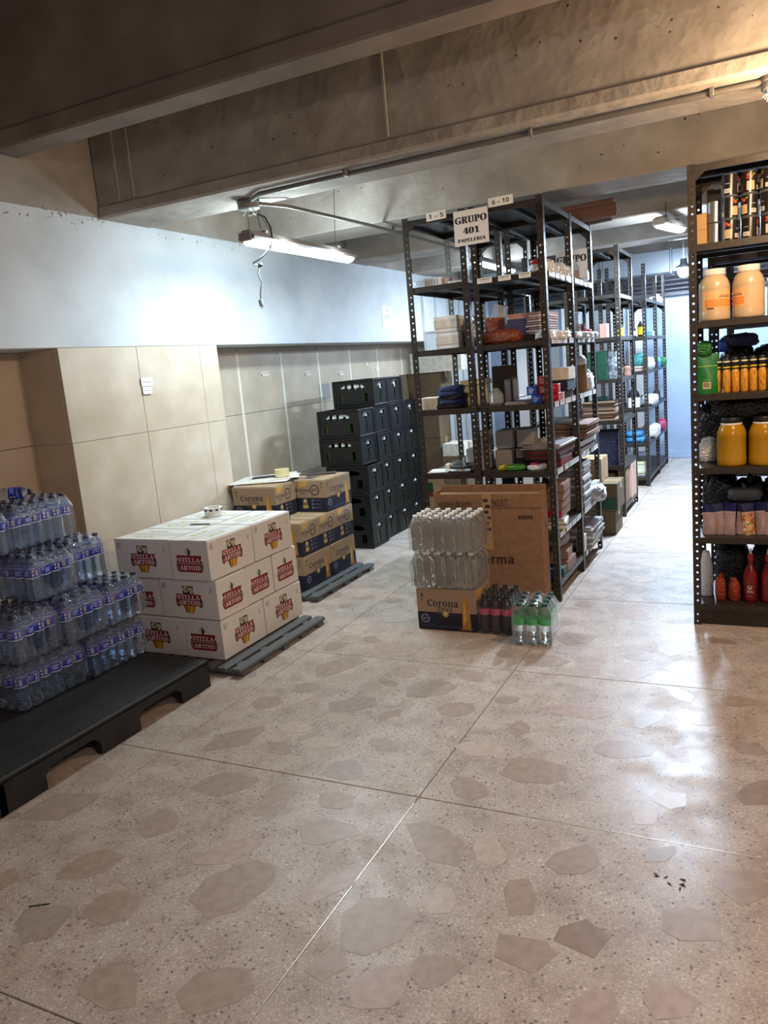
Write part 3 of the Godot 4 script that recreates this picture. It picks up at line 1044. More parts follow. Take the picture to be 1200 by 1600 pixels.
func build_lamps(LAMP: Dictionary) -> void:
	M["glow_main"] = glow("glow_main", rgb(244, 255, 255), 3.2)
	M["glow_aisle"] = glow("glow_aisle", rgb(236, 245, 255), 4.0)
	M["glow_warm"] = glow("glow_warm", rgb(255, 220, 170), 4.0)
	# the long fitting over the beer cartons
	var t := tube_lamp("tube_lamp", "long grey LED tube lamp hung on wires near the white left wall", Vector3(-2.62, 2.285, -4.42), 0.0, 1.24, "glow_main")
	t.rotation.z = 0.03
	panel_light(t, LAMP["main"], 1.15)
	for i in 4:
		lamp_light(t, LAMP["spill"], Vector3(0.085 * (1 if i % 2 else -1), -0.05, -0.3 + 0.6 * (i / 2)), 0.05)
	for z in [-0.42, 0.46]:
		var b := B.new()
		if z < 0:
			b.tube([Vector3(0, 0.05, z), Vector3(0.03, 0.62, z - 0.06)], 0.0022, 5)
		else:
			b.tube([Vector3(0, 0.05, z), Vector3(-0.02, 0.19, z)], 0.0022, 5)
			b.tube([Vector3(0, 0.05, z - 0.09), Vector3(-0.02, 0.19, z)], 0.0022, 5)
		part("hanging_wire", b.done(), "cable_black", t)
	var cb := B.new()
	cb.tube([Vector3(-2.66, 2.415, -3.90), Vector3(-2.64, 2.42, -3.95), Vector3(-2.60, 2.40, -3.98), Vector3(-2.575, 2.34, -3.99), Vector3(-2.57, 2.27, -3.99), Vector3(-2.59, 2.22, -3.98), Vector3(-2.63, 2.185, -3.96), Vector3(-2.69, 2.15, -3.94)], 0.006, 6)
	tag(part("lamp_cable", cb.done(), "cable_black", self), "black cable looping from the ceiling junction box round the long tube lamp", "cable")
	var pc := thing("plug_cable", "thin grey cable with a plug dangling under the long tube lamp", "cable", Vector3.ZERO)
	var c2 := B.new()
	c2.tube([Vector3(-2.69, 2.15, -3.94), Vector3(-2.655, 2.13, -3.95), Vector3(-2.67, 2.09, -3.95), Vector3(-2.65, 2.04, -3.95), Vector3(-2.668, 1.98, -3.95), Vector3(-2.67, 1.945, -3.95)], 0.0045, 6)
	part("cord", c2.done(), "conduit_grey", pc)
	part("knot", bmesh(Vector3(0.03, 0.02, 0.018), 0.005), "cable_black", pc, Vector3(-2.645, 2.135, -3.945), Vector3(0, 0, 0.4))
	var pg := part("plug", bmesh(Vector3(0.022, 0.04, 0.018), 0.004), "box_grey", pc, Vector3(-2.672, 1.925, -3.95), Vector3(0, 0, 0.2))
	for s in [-0.006, 0.006]:
		part("prong", bmesh(Vector3(0.003, 0.014, 0.006)), "galvanised", pg, Vector3(s, -0.026, 0))
	# pipes and round boxes on the beam
	junction("junction_box", "round grey junction box under the beam above the long tube lamp", Vector3(-2.62, 2.48, -3.86), 0.062)
	junction("junction_box", "round junction box under the beam beside the warm lamp at the right", Vector3(0.03, 2.48, -3.70), 0.05)
	var p1 := thing("conduit", "straight grey pipe clipped under the deep beam between the two junction boxes", "conduit", Vector3.ZERO)
	var b1 := B.new()
	b1.tube([Vector3(-2.56, 2.462, -3.80), Vector3(-2.45, 2.462, -3.72), Vector3(-1.2, 2.462, -3.69), Vector3(0.0, 2.462, -3.69)], 0.013, 8)
	part("pipe", b1.done(), "conduit_grey", p1)
	for x in [-1.9, -0.95, -0.2]:
		part("pipe_clip", bmesh(Vector3(0.02, 0.032, 0.05), 0.004), "conduit_grey", p1, Vector3(x, 2.464, -3.695))
	var p2 := thing("conduit", "thin grey pipe running under the beams from the junction box towards the steel shelving", "conduit", Vector3.ZERO)
	var b2 := B.new()
	b2.tube([Vector3(-2.57, 2.455, -3.88), Vector3(-2.46, 2.44, -4.0), Vector3(-2.40, 2.44, -5.0), Vector3(-2.39, 2.44, -6.9)], 0.011, 8)
	part("pipe", b2.done(), "conduit_grey", p2)
	for z in [-5.3, -6.8]:
		part("pipe_clip", bmesh(Vector3(0.05, 0.04, 0.02), 0.004), "conduit_grey", p2, Vector3(-2.4, 2.455, z))
	# lamps over the aisle
	var a := tube_lamp("tube_lamp", "bright tube lamp hung crooked under the beams over the aisle", Vector3(-0.675, 2.405, -6.78), -0.10, 0.80, "glow_aisle", "cap_white")
	a.rotation.x = 0.05
	part("hanging_wire", bmesh(Vector3(0.004, 0.12, 0.004)), "cable_black", a, Vector3(0, 0.09, 0.15))
	panel_light(a, LAMP["aisle"], 0.75)
	lamp_light(a, LAMP["glim"], Vector3(0, -0.12, 0), 0.06)
	var f := thing("bulb_lamp", "round bright bulb lamp hanging before the ribbed shutter at the far end", "lamp", Vector3(-0.74, 2.19, -8.62))
	part("shade", lmesh("shade", [[Vector2(0.03, 0.09), Vector2(0.035, 0.04), Vector2(0.10, 0.0), Vector2(0.098, 0.0), Vector2(0.03, 0.036)]], 20), "galvanised", f, Vector3(0, 0.02, 0))
	part("bulb", lmesh("bulb", [[Vector2(0, -0.075), Vector2(0.04, -0.065), Vector2(0.062, -0.02), Vector2(0.05, 0.02), Vector2(0.02, 0.05), Vector2(0, 0.05)]], 18), "glow_aisle", f)
	part("hanging_rod", lmesh("rod", []), "galvanised", f, Vector3(0, 0.09, 0))
	lamp_light(f, LAMP["far"], Vector3(0, -0.02, 0), 0.06)
	# warm bulb under the beam just outside the right edge of the picture
	var w := thing("bulb_lamp", "warm bulb hanging in a holder just below the beam at the right edge", "lamp", Vector3(0.24, 2.29, -3.44))
	part("bulb", lmesh("bulb", []), "glow_warm", w)
	part("holder", lmesh("holder", [[Vector2(0, 0.03), Vector2(0.028, 0.03), Vector2(0.03, 0.085), Vector2(0, 0.085)]], 16), "cable_black", w)
	var wc := B.new()
	wc.tube([Vector3(0, 0.08, 0), Vector3(0.0, 0.15, -0.05), Vector3(-0.1, 0.17, -0.2), Vector3(-0.18, 0.17, -0.26)], 0.004, 6)
	part("cord", wc.done(), "cable_black", w)
	lamp_light(w, LAMP["warm"], Vector3(0, -0.02, 0), 0.06)
	# fittings in the parts of the room behind the camera and on the right
	var rr := tube_lamp("tube_lamp", "tube lamp behind the camera over the open floor", Vector3(0.9, 2.5, -0.5), PI / 2, 1.24, "glow_warm")
	panel_light(rr, LAMP["rear"], 1.15)
	lamp_light(rr, LAMP["back"], Vector3(0, -0.12, 0), 0.08)
	var wa := tube_lamp("tube_lamp", "tube lamp hidden behind the air duct, lighting the pale far wall", Vector3(-0.7, 2.40, -9.95), PI / 2, 1.24, "glow_aisle")
	panel_light(wa, LAMP["wash"], 1.15)
	for i in 2:
		lamp_light(wa, LAMP["glim"], Vector3(0, -0.13, -0.3 + 0.6 * i), 0.06)
	var sd := tube_lamp("tube_lamp", "tube lamp over the storage lanes left of the shelving at the far end", Vector3(-2.5, 2.44, -8.0), 0.0, 1.24, "glow_aisle")
	panel_light(sd, LAMP["side"], 1.15)
	lamp_light(sd, LAMP["glim"], Vector3(0, -0.12, 0), 0.06)


func lamp_light(parent: Node3D, d: Array, pos: Vector3, size: float) -> void:
	var l := OmniLight3D.new()
	l.name = "lamp_light"
	l.light_color = d[0]
	l.light_energy = d[1]
	l.omni_range = 30.0
	l.omni_attenuation = 2.0
	l.light_size = size
	l.shadow_enabled = true
	parent.add_child(l, true)
	l.position = pos


func panel_light(parent: Node3D, d: Array, length: float) -> void:
	var l := AreaLight3D.new()
	l.name = "panel_light"
	l.light_color = d[0]
	l.light_energy = d[1]
	l.area_size = Vector2(0.08, length)
	l.area_range = 30.0
	l.area_attenuation = 2.0
	l.shadow_enabled = true
	parent.add_child(l, true)
	l.position = Vector3(0, -0.064, 0)
	l.rotation.x = -PI / 2


func tube_lamp(called: String, label: String, pos: Vector3, turn: float, length: float, gl: String, shell := "lamp_housing") -> Node3D:
	var t := thing(called, label, "lamp", pos, turn)
	var h := length / 2
	var b := B.new()
	b.prism(PackedVector2Array([Vector2(-0.052, -0.026), Vector2(0.052, -0.026), Vector2(0.056, -0.012), Vector2(0.024, 0.026), Vector2(-0.024, 0.026), Vector2(-0.056, -0.012)]), -h, h)
	part("housing", b.done(), shell, t)
	var d := B.new()
	d.prism(PackedVector2Array([Vector2(-0.046, -0.022), Vector2(-0.042, -0.04), Vector2(-0.028, -0.053), Vector2(0.0, -0.058), Vector2(0.028, -0.053), Vector2(0.042, -0.04), Vector2(0.046, -0.022)]), -h + 0.03, h - 0.03)
	part("diffuser", d.done(), gl, t)
	for s in [-1.0, 1.0]:
		part("end_cap", bmesh(Vector3(0.09, 0.05, 0.02), 0.008), shell, t, Vector3(0, -0.010, s * (h + 0.008)))
		part("mount", bmesh(Vector3(0.05, 0.02, 0.03), 0.004), "box_grey", t, Vector3(0, 0.034, s * (h - 0.18)))
	return t


func junction(called: String, label: String, pos: Vector3, r: float) -> void:
	var j := thing(called, label, "junction box", pos)
	part("box", lmesh("jbox%s" % r, [[Vector2(0, -0.05), Vector2(r * 0.96, -0.05), Vector2(r, -0.046), Vector2(r, 0.0), Vector2(0, 0)]], 20), "box_grey", j)
	part("cover_rim", lmesh("jrim%s" % r, [[Vector2(r * 1.04, -0.02), Vector2(r * 1.04, -0.01), Vector2(r, -0.008), Vector2(r, -0.022), Vector2(r * 1.04, -0.02)]], 20), "box_grey", j)
	var b := B.new()
	for i in 5:
		var a := i * 1.3
		b.tube([Vector3(cos(a) * 0.02, -0.05, sin(a) * 0.02), Vector3(cos(a) * 0.04, -0.085, sin(a) * 0.03), Vector3(cos(a + 0.8) * 0.045, -0.07, sin(a + 0.8) * 0.04), Vector3(cos(a + 1.4) * 0.03, -0.05, sin(a + 1.4) * 0.03)], 0.0016, 4)
	part("loose_wires", b.done(), "cable_white", j)


# ------------------------------------------------------------------ goods on the left
func build_pallets() -> void:
	var p := thing("plastic_pallet", "thick black plastic pallet with fork openings under the stacked water packs", "pallet", Vector3(-3.09, 0, -2.255))
	# deck, then a skirt with fork openings on every side; 1.2 m square
	part("deck", bmesh(Vector3(1.2, 0.022, 1.21), 0.006), "black_plastic", p, Vector3(0, 0.131, 0))
	for sd in 2:
		for sg in [-1.0, 1.0]:
			var b := B.new()
			var w := 0.605 if sd == 0 else 0.6
			var op := PackedVector2Array([Vector2(-w, 0.12), Vector2(-w, 0), Vector2(-0.395, 0), Vector2(-0.395, 0.055), Vector2(-0.365, 0.085), Vector2(-0.145, 0.085), Vector2(-0.115, 0.055), Vector2(-0.115, 0), Vector2(0.115, 0), Vector2(0.115, 0.055), Vector2(0.145, 0.085), Vector2(0.365, 0.085), Vector2(0.395, 0.055), Vector2(0.395, 0), Vector2(w, 0), Vector2(w, 0.12)])
			b.prism(op, -0.015, 0.015)
			part("skirt", b.done(), "black_plastic", p, Vector3(sg * 0.585, 0, 0) if sd == 0 else Vector3(0, 0, sg * 0.588), Vector3(0, PI / 2 if sd == 0 else 0.0, 0))
	for e in [[0.34, 0.26], [0.34, -0.25]]:
		part("foot", lmesh("foot", [[Vector2(0, 0.0), Vector2(0.10, 0.0), Vector2(0.13, 0.05), Vector2(0.13, 0.12), Vector2(0, 0.12)]], 20), "brown_clay", p, Vector3(e[0], 0.0, e[1]))
	for e in [["grey slatted plastic pallet under the white beer cartons", Vector3(-2.79, 0, -3.41)], ["grey slatted plastic pallet under the brown and navy beer cartons", Vector3(-3.06, 0, -4.625)]]:
		var q := thing("slatted_pallet", e[0], "pallet", e[1])
		for i in 9:
			part("slat", bmesh(Vector3(0.062, 0.022, 0.86), 0.005), "grey_plastic", q, Vector3(-0.368 + 0.092 * i, 0.034, 0))
		for i in 5:
			part("crossbar", bmesh(Vector3(0.80, 0.024, 0.06), 0.004), "grey_plastic", q, Vector3(0, 0.012, -0.38 + 0.19 * i))
		for i in 4:
			part("rib", bmesh(Vector3(0.026, 0.012, 0.05), 0.002), "grey_plastic", q, Vector3(0.323, 0.032, -0.33 + 0.22 * i))


func bottle_mesh(key: String, h: float, r: float, neck := 0.012) -> Mesh:
	return lmesh(key, [[Vector2(0, 0.012), Vector2(r * 0.4, 0.004), Vector2(r * 0.8, 0), Vector2(r * 0.95, 0.006), Vector2(r, 0.018), Vector2(r * 0.99, h * 0.2), Vector2(r * 0.94, h * 0.24), Vector2(r * 0.98, h * 0.28), Vector2(r * 0.93, h * 0.34), Vector2(r * 0.99, h * 0.42), Vector2(r, h * 0.5), Vector2(r, h * 0.68), Vector2(r * 0.97, h * 0.74), Vector2(r * 0.8, h * 0.82), Vector2(r * 0.5, h * 0.89), Vector2(neck * 1.05, h * 0.92), Vector2(neck, h * 0.97)]], 14)


# one wrapped pack of bottles, nx along x and nz along z; the bottles carry caps and labels
func bottle_pack(called: String, label: String, nx: int, nz: int, h: float, r: float, body: String, cap: String, lab: String, l0: float, l1: float, ends: bool) -> Node3D:
	var t := thing(called, label, "bottle pack")
	var bm := bottle_mesh("bottle %s %s" % [h, r], h, r)
	var cm := lmesh("cap %s" % h, [[Vector2(0.0145, h * 0.93), Vector2(0.015, h * 0.94), Vector2(0.0145, h * 0.998), Vector2(0.0125, h), Vector2(0, h)]], 12)
	var lm := lmesh("label %s %s %s" % [r, l0, l1], [[Vector2(r + 0.0006, h * l0), Vector2(r + 0.0006, h * l1)]], 16)
	var p := r * 2.0 + 0.001
	for i in nx:
		for j in nz:
			var o := part("bottle", bm, body, t, Vector3((i - (nx - 1) * 0.5) * p, 0.002, (j - (nz - 1) * 0.5) * p), Vector3(0, rng.randf() * TAU, 0))
			part("cap", cm, cap, o)
			if lab:
				part("label", lm, lab, o)
	# shrink film: taut over the caps, open at two ends
	var b: B
	var hx := nx * p * 0.5 + 0.003
	var hz := nz * p * 0.5 + 0.003
	var gx := nx * 4
	var gz := nz * 4
	var top := []
	for i in gx + 1:
		var row := []
		for j in gz + 1:
			var x := -hx + 2 * hx * i / gx
			var z := -hz + 2 * hz * j / gz
			var fx := fposmod((x + hx) / p, 1.0) - 0.5
			var fz := fposmod((z + hz) / p, 1.0) - 0.5
			var sag := 0.02 * clampf((fx * fx + fz * fz) * 4.0 - 0.12, 0.0, 1.0)
			var edge := minf(hx - absf(x), hz - absf(z))
			var drop := 0.055 * pow(clampf(1.0 - edge / (r * 1.1), 0.0, 1.0), 2.0)
			row.append(Vector3(x, h + 0.004 - sag - drop, z))
		top.append(row)
	var tb := B.new()
	tb.g(1)
	for i in gx:
		for j in gz:
			tb.face([top[i][j], top[i + 1][j], top[i + 1][j + 1], top[i][j + 1]], Vector3.UP)
	tb.g(-1)
	part("film_top", tb.done(), "film_top" if lab == "water_label" else "film", t)
	for sg in [-1.0, 1.0]:
		b = B.new()
		b.g(1)
		for i in gx:
			var rows := 5
			for k in rows:
				var q := []
				for e in [[i, k], [i + 1, k], [i + 1, k + 1], [i, k + 1]]:
					var up: Vector3 = top[e[0]][0 if sg < 0 else gz]
					var f: float = float(e[1]) / rows
					var dent := 0.006 * (0.5 - 0.5 * cos(TAU * e[0] / 4.0)) * sin(PI * f)
					q.append(Vector3(up.x, lerpf(0.004, up.y, f), up.z - sg * (0.006 - dent) * sin(PI * f)))
				b.face(q, Vector3(0, 0, sg))
		part("film_side", b.done(), "film", t)
		b = B.new()
		b.at(Vector3(sg * (hx + 0.001), 0, 0), Vector3(0, PI / 2 * sg, 0))
		if ends:
			b.cell(Rect2(-hz, 0.004, hz * 2, h - 0.045), Vector2(0, h * 0.46), ellipse(hz * 0.52, h * 0.30, 20), 0, 0.0, true)
		else:
			b.quad(Vector3(-hz, 0.004, 0), Vector3(hz, 0.004, 0), Vector3(hz, h - 0.05, 0), Vector3(-hz, h - 0.05, 0))
		part("film_end", b.done(), "film_top" if ends else "film", t)
	return t


func build_water() -> void:
	var gr := "packs of water bottles with blue labels on the black pallet"
	var y := 0.145
	var a := bottle_pack("water_pack", "water pack at the floor of the stack, the far one nearest the white cartons", 4, 6, 0.213, 0.0305, "pet", "cap_navy", "water_label", 0.50, 0.72, false)
	a.set_meta("group", gr)
	a.position = Vector3(-3.015, y, -2.70)
	dup(a, Vector3(-3.03, y, -2.305), PI, "water pack at the floor of the stack, nearest the front edge of the pallet", gr)
	var c := bottle_pack("water_pack", "water pack on the second layer, touching the white beer cartons", 6, 4, 0.213, 0.0305, "pet", "cap_navy", "water_label", 0.50, 0.72, true)
	c.set_meta("group", gr)
	c.position = Vector3(-3.055, y + 0.217, -2.765)
	dup(c, Vector3(-3.06, y + 0.217, -2.505), PI, "water pack in the middle of the second layer", gr)
	dup(c, Vector3(-3.08, y + 0.217, -2.235), 0.06, "water pack on the second layer, nearest the front of the pallet", gr)
	dup(c, Vector3(-3.205, y + 0.434, -2.70), PI, "water pack on the third layer, the far one in front of the tiled pier", gr)
	dup(c, Vector3(-3.16, y + 0.434, -2.44), 0.04, "water pack on the third layer, the near one with an open film end", gr)
	var f := dup(a, Vector3(-3.265, y + 0.651, -2.58), 0.0, "water pack at the top of the stack with a loose bottle lying on it", gr)
	f.rotation.y = 0.03
	dup(a, Vector3(-3.25, y + 0.651, -2.185), PI, "water pack on the top layer, cut off by the left edge of the picture", gr)
	var o := thing("water_bottle", "single water bottle with blue label lying on the topmost pack", "bottle", Vector3(-3.38, y + 0.899, -2.48))
	o.rotation = Vector3(0, 0.5, -1.56)
	var m := part("bottle", bottle_mesh("bottle 0.213 0.0305", 0.213, 0.0305), "pet", o)
	part("cap", lmesh("cap 0.213", []), "cap_navy", m)
	part("label", lmesh("label 0.0305 0.5 0.72", []), "water_label", m)


# a printed carton: long side along x; the atlas holds long side, short side and top
func carton(called: String, size: Vector3, m: String, flap: String) -> Node3D:
	var t := thing(called, "carton", "carton")
	var b := B.new()
	var h := size * 0.5
	var e := 0.003
	var lo := Rect2(0, 0, 600.0 / 1024, 400.0 / 1024) if m == "beer_kraft" else Rect2(0, 0, 600.0 / 1024, 330.0 / 1024)
	var sh := Rect2(612.0 / 1024, 0, 412.0 / 1024, lo.size.y)
	var tp := Rect2(0, 402.0 / 1024, 600.0 / 1024, 300.0 / 1024)
	for k in 4:
		var hw := h.x if k % 2 == 0 else h.z
		var hd := h.z if k % 2 == 0 else h.x
		var u := lo if k % 2 == 0 else sh
		b.at(Vector3(0, h.y, 0), Vector3(0, PI / 2 * k, 0))
		var yb := -h.y + e
		var yt := h.y - e - 0.004
		b.quad(Vector3(-hw + e, yb, hd), Vector3(hw - e, yb, hd), Vector3(hw - e, yt, hd), Vector3(-hw + e, yt, hd), Vector2(u.position.x, u.end.y), u.end, Vector2(u.end.x, u.position.y), u.position)
		# rounded upright edge and top and bottom folds
		var ec := Vector2(u.end.x - 0.004, u.position.y + 0.004)
		var eb := Vector2(u.end.x - 0.004, u.end.y - 0.004)
		b.quad(Vector3(hw - e, yb, hd), Vector3(hw, yb, hd - e), Vector3(hw, yt, hd - e), Vector3(hw - e, yt, hd), eb, eb, ec, ec)
		b.quad(Vector3(-hw + e, yt, hd), Vector3(hw - e, yt, hd), Vector3(hw - e, yt + e, hd - e), Vector3(-hw + e, yt + e, hd - e), ec, ec, ec, ec)
		b.tri(Vector3(hw - e, yt, hd), Vector3(hw, yt, hd - e), Vector3(hw - e, yt + e, hd - e), ec, ec, ec)
	b.at(Vector3(0, h.y, 0))
	b.face([Vector3(-h.x + e, -h.y + e, -h.z + e), Vector3(h.x - e, -h.y + e, -h.z + e), Vector3(h.x - e, -h.y + e, h.z - e), Vector3(-h.x + e, -h.y + e, h.z - e)], Vector3.DOWN)
	var yy := h.y - 0.004
	b.quad(Vector3(-h.x + e, yy, h.z - e), Vector3(h.x - e, yy, h.z - e), Vector3(h.x - e, yy, -h.z + e), Vector3(-h.x + e, yy, -h.z + e))
	part("box", b.done(), m, t)
	for sg in [-1.0, 1.0]:
		var f := B.new()
		var z0 := 0.0012 if sg > 0 else -h.z + e
		var z1 := h.z - e if sg > 0 else -0.0012
		f.quad(Vector3(-h.x + e, 0.002, z1), Vector3(h.x - e, 0.002, z1), Vector3(h.x - e, 0.002, z0), Vector3(-h.x + e, 0.002, z0), Vector2(0, lerpf(tp.position.y, tp.end.y, 0.5 + z1 / h.z * 0.5)), Vector2(tp.end.x, lerpf(tp.position.y, tp.end.y, 0.5 + z1 / h.z * 0.5)), Vector2(tp.end.x, lerpf(tp.position.y, tp.end.y, 0.5 + z0 / h.z * 0.5)), Vector2(0, lerpf(tp.position.y, tp.end.y, 0.5 + z0 / h.z * 0.5)))
		f.box(Vector3(0, 0, (z0 + z1) / 2), Vector3(size.x - e * 2, 0.0038, z1 - z0))
		part("flap", f.done(), m, t, Vector3(0, size.y - 0.002, 0))
	part("tape", bmesh(Vector3(size.x - 0.008, 0.0006, 0.048)), flap, t, Vector3(0, size.y + 0.0006, 0))
	return t


func build_beer_cartons() -> void:
	var gr := "white beer cartons with red and gold emblems"
	var s := Vector3(0.386, 0.2145, 0.2535)
	var w := carton("beer_carton", s, "beer_white", "seal_tape")
	var first := true
	var y := 0.047
	# long carton along x shows its glass emblem to the camera; turned ones show it to the aisle
	for e in [[-2.68, 0, -3.265, 1, "white beer carton on the pallet at the near right corner of the bottom layer"], [-2.68, 0, -3.66, 1, "white beer carton on the pallet at the far right corner of the bottom layer"],
		[-3.005, 0, -3.20, 0, "white beer carton at the left of the bottom layer, behind the water bottles"], [-3.005, 0, -3.462, 0, "white beer carton in the hidden middle of the bottom layer"], [-3.005, 0, -3.724, 0, "white beer carton in the hidden far left of the bottom layer"],
		[-2.745, 1, -3.20, 0, "white beer carton in the middle layer with a gold glass emblem towards the camera"], [-2.75, 1, -3.462, 0, "white beer carton in the middle layer, the centre one of three short ends"], [-2.75, 1, -3.724, 0, "white beer carton in the middle layer, the far one of three short ends"],
		[-3.072, 1, -3.27, 1, "white beer carton in the middle layer, half hidden at the left by water bottles"], [-3.072, 1, -3.664, 1, "white beer carton in the hidden far left of the middle layer"],
		[-2.685, 2, -3.245, 1, "white beer carton on the top layer at the near right corner"], [-2.685, 2, -3.638, 1, "white beer carton on the top layer at the far right corner"],
		[-3.01, 2, -3.185, 0, "white beer carton at the near left of the top layer, gold glass emblem facing out"], [-3.012, 2, -3.446, 0, "white beer carton on the top layer at the left with a dark printed strip"], [-3.012, 2, -3.707, 0, "white beer carton on the top layer at the left that carries the roll of tape"]]:
		var p := Vector3(e[0], y + e[1] * 0.2185, e[2])
		var turn: float = PI / 2 * e[3] + rng.randf_range(-0.006, 0.006)
		if first:
			w.position = p
			w.rotation.y = turn
			w.set_meta("label", e[4])
			w.set_meta("group", gr)
			first = false
		else:
			dup(w, p, turn, e[4], gr)
	var top := y + 0.2185 * 2 + 0.218
	var r := thing("tape_roll", "white roll of tape with dark printed marks on top of the white cartons", "tape", Vector3(-2.99, top, -3.665))
	part("roll", lmesh("rolltape", [[Vector2(0.038, 0.0), Vector2(0.052, 0.0)], [Vector2(0.052, 0.0), Vector2(0.053, 0.052)], [Vector2(0.053, 0.052), Vector2(0.038, 0.052)], [Vector2(0.038, 0.052), Vector2(0.038, 0.0)]], 28), "white_paper", r)
	for i in 9:
		var t := TAU * i / 9 + 0.4
		part("printed_mark", bmesh(Vector3(0.018, 0.010, 0.0016)), "navy", r, Vector3(sin(t) * 0.0532, 0.039, cos(t) * 0.0532), Vector3(0, t, 0))
	tag(part("printed_strip", bmesh(Vector3(0.13, 0.0012, 0.02)), "navy", self, Vector3(-2.90, top + 0.0018, -3.425), Vector3(0, 0.12, 0)), "dark blue strip of card lying flat on the white cartons", "card strip")
	# brown and navy cartons behind
	gr = "brown and navy beer cartons on the far slatted pallet"
	s = Vector3(0.365, 0.232, 0.246)
	var k := carton("beer_carton", s, "beer_kraft", "packing_tape")
	first = true
	for e in [[-2.925, 0, -4.485, 1, "brown and navy carton at the near right of the bottom layer"], [-2.925, 0, -4.855, 1, "brown and navy carton at the far right of the bottom layer"], [-3.175, 0, -4.47, 1, "brown and navy carton at the left of the bottom layer, behind the white cartons"], [-3.175, 0, -4.84, 1, "brown and navy carton in the hidden far left of the bottom layer"],
		[-2.985, 1, -4.425, 0, "brown and navy carton nearest the camera in the middle layer, gold bottle on its front"], [-2.985, 1, -4.675, 0, "brown and navy carton in the centre of the middle layer"], [-2.985, 1, -4.925, 0, "brown and navy carton at the far end of the middle layer"], [-3.295, 1, -4.49, 1, "brown and navy carton at the left of the middle layer under the white sheet"], [-3.295, 1, -4.86, 1, "brown and navy carton in the hidden far left of the middle layer"],
		[-2.925, 2, -4.87, 1, "brown and navy carton on top at the far right, against the black crates"], [-3.225, 2, -4.53, 0, "brown and navy carton on top at the left under the flattened white carton"], [-3.24, 2, -4.79, 0, "brown and navy carton on top, squeezed between the two others"]]:
		var p := Vector3(e[0], y + e[1] * 0.2345, e[2])
		var turn: float = PI / 2 * e[3] + rng.randf_range(-0.012, 0.012)
		if first:
			k.position = p
			k.rotation.y = turn
			k.set_meta("label", e[4])
			k.set_meta("group", gr)
			first = false
		else:
			dup(k, p, turn, e[4], gr)
	top = y + 0.2345 * 2 + 0.236
	var fl := thing("flattened_carton", "white flattened beer carton with navy print lying on the brown cartons", "flat carton", Vector3(-3.33, top, -4.72), 0.28)
	part("sheet", bmesh(Vector3(0.44, 0.005, 0.40), 0.001), "card_white", fl, Vector3(0, 0.004, 0), Vector3(0.0, 0.0, 0.012))
	part("sheet", bmesh(Vector3(0.36, 0.005, 0.34), 0.001), "card_white", fl, Vector3(0.06, 0.011, -0.03), Vector3(0.0, 0.35, 0.02))
	part("navy_panel", bmesh(Vector3(0.18, 0.001, 0.11)), "navy", fl, Vector3(-0.02, 0.0155, -0.04), Vector3(0, 0.2, 0.02))
	part("under_sheet", bmesh(Vector3(0.42, 0.004, 0.34), 0.001), "black_plastic", fl, Vector3(0.03, 0.0005, 0.02), Vector3(0, 0.15, 0))
	var rt := thing("tape_roll", "cream roll of packing tape on the flattened white carton", "tape", Vector3(-3.19, top + 0.022, -4.74))
	part("roll", lmesh("rolltape", []), "tape_cream", rt)
	tag(part("black_strap", bmesh(Vector3(0.22, 0.006, 0.08), 0.002), "dark_card", self, Vector3(-2.98, top + 0.004, -4.95), Vector3(0, 0.5, 0)), "dark folded strap on the far top brown carton by the crates", "strap")


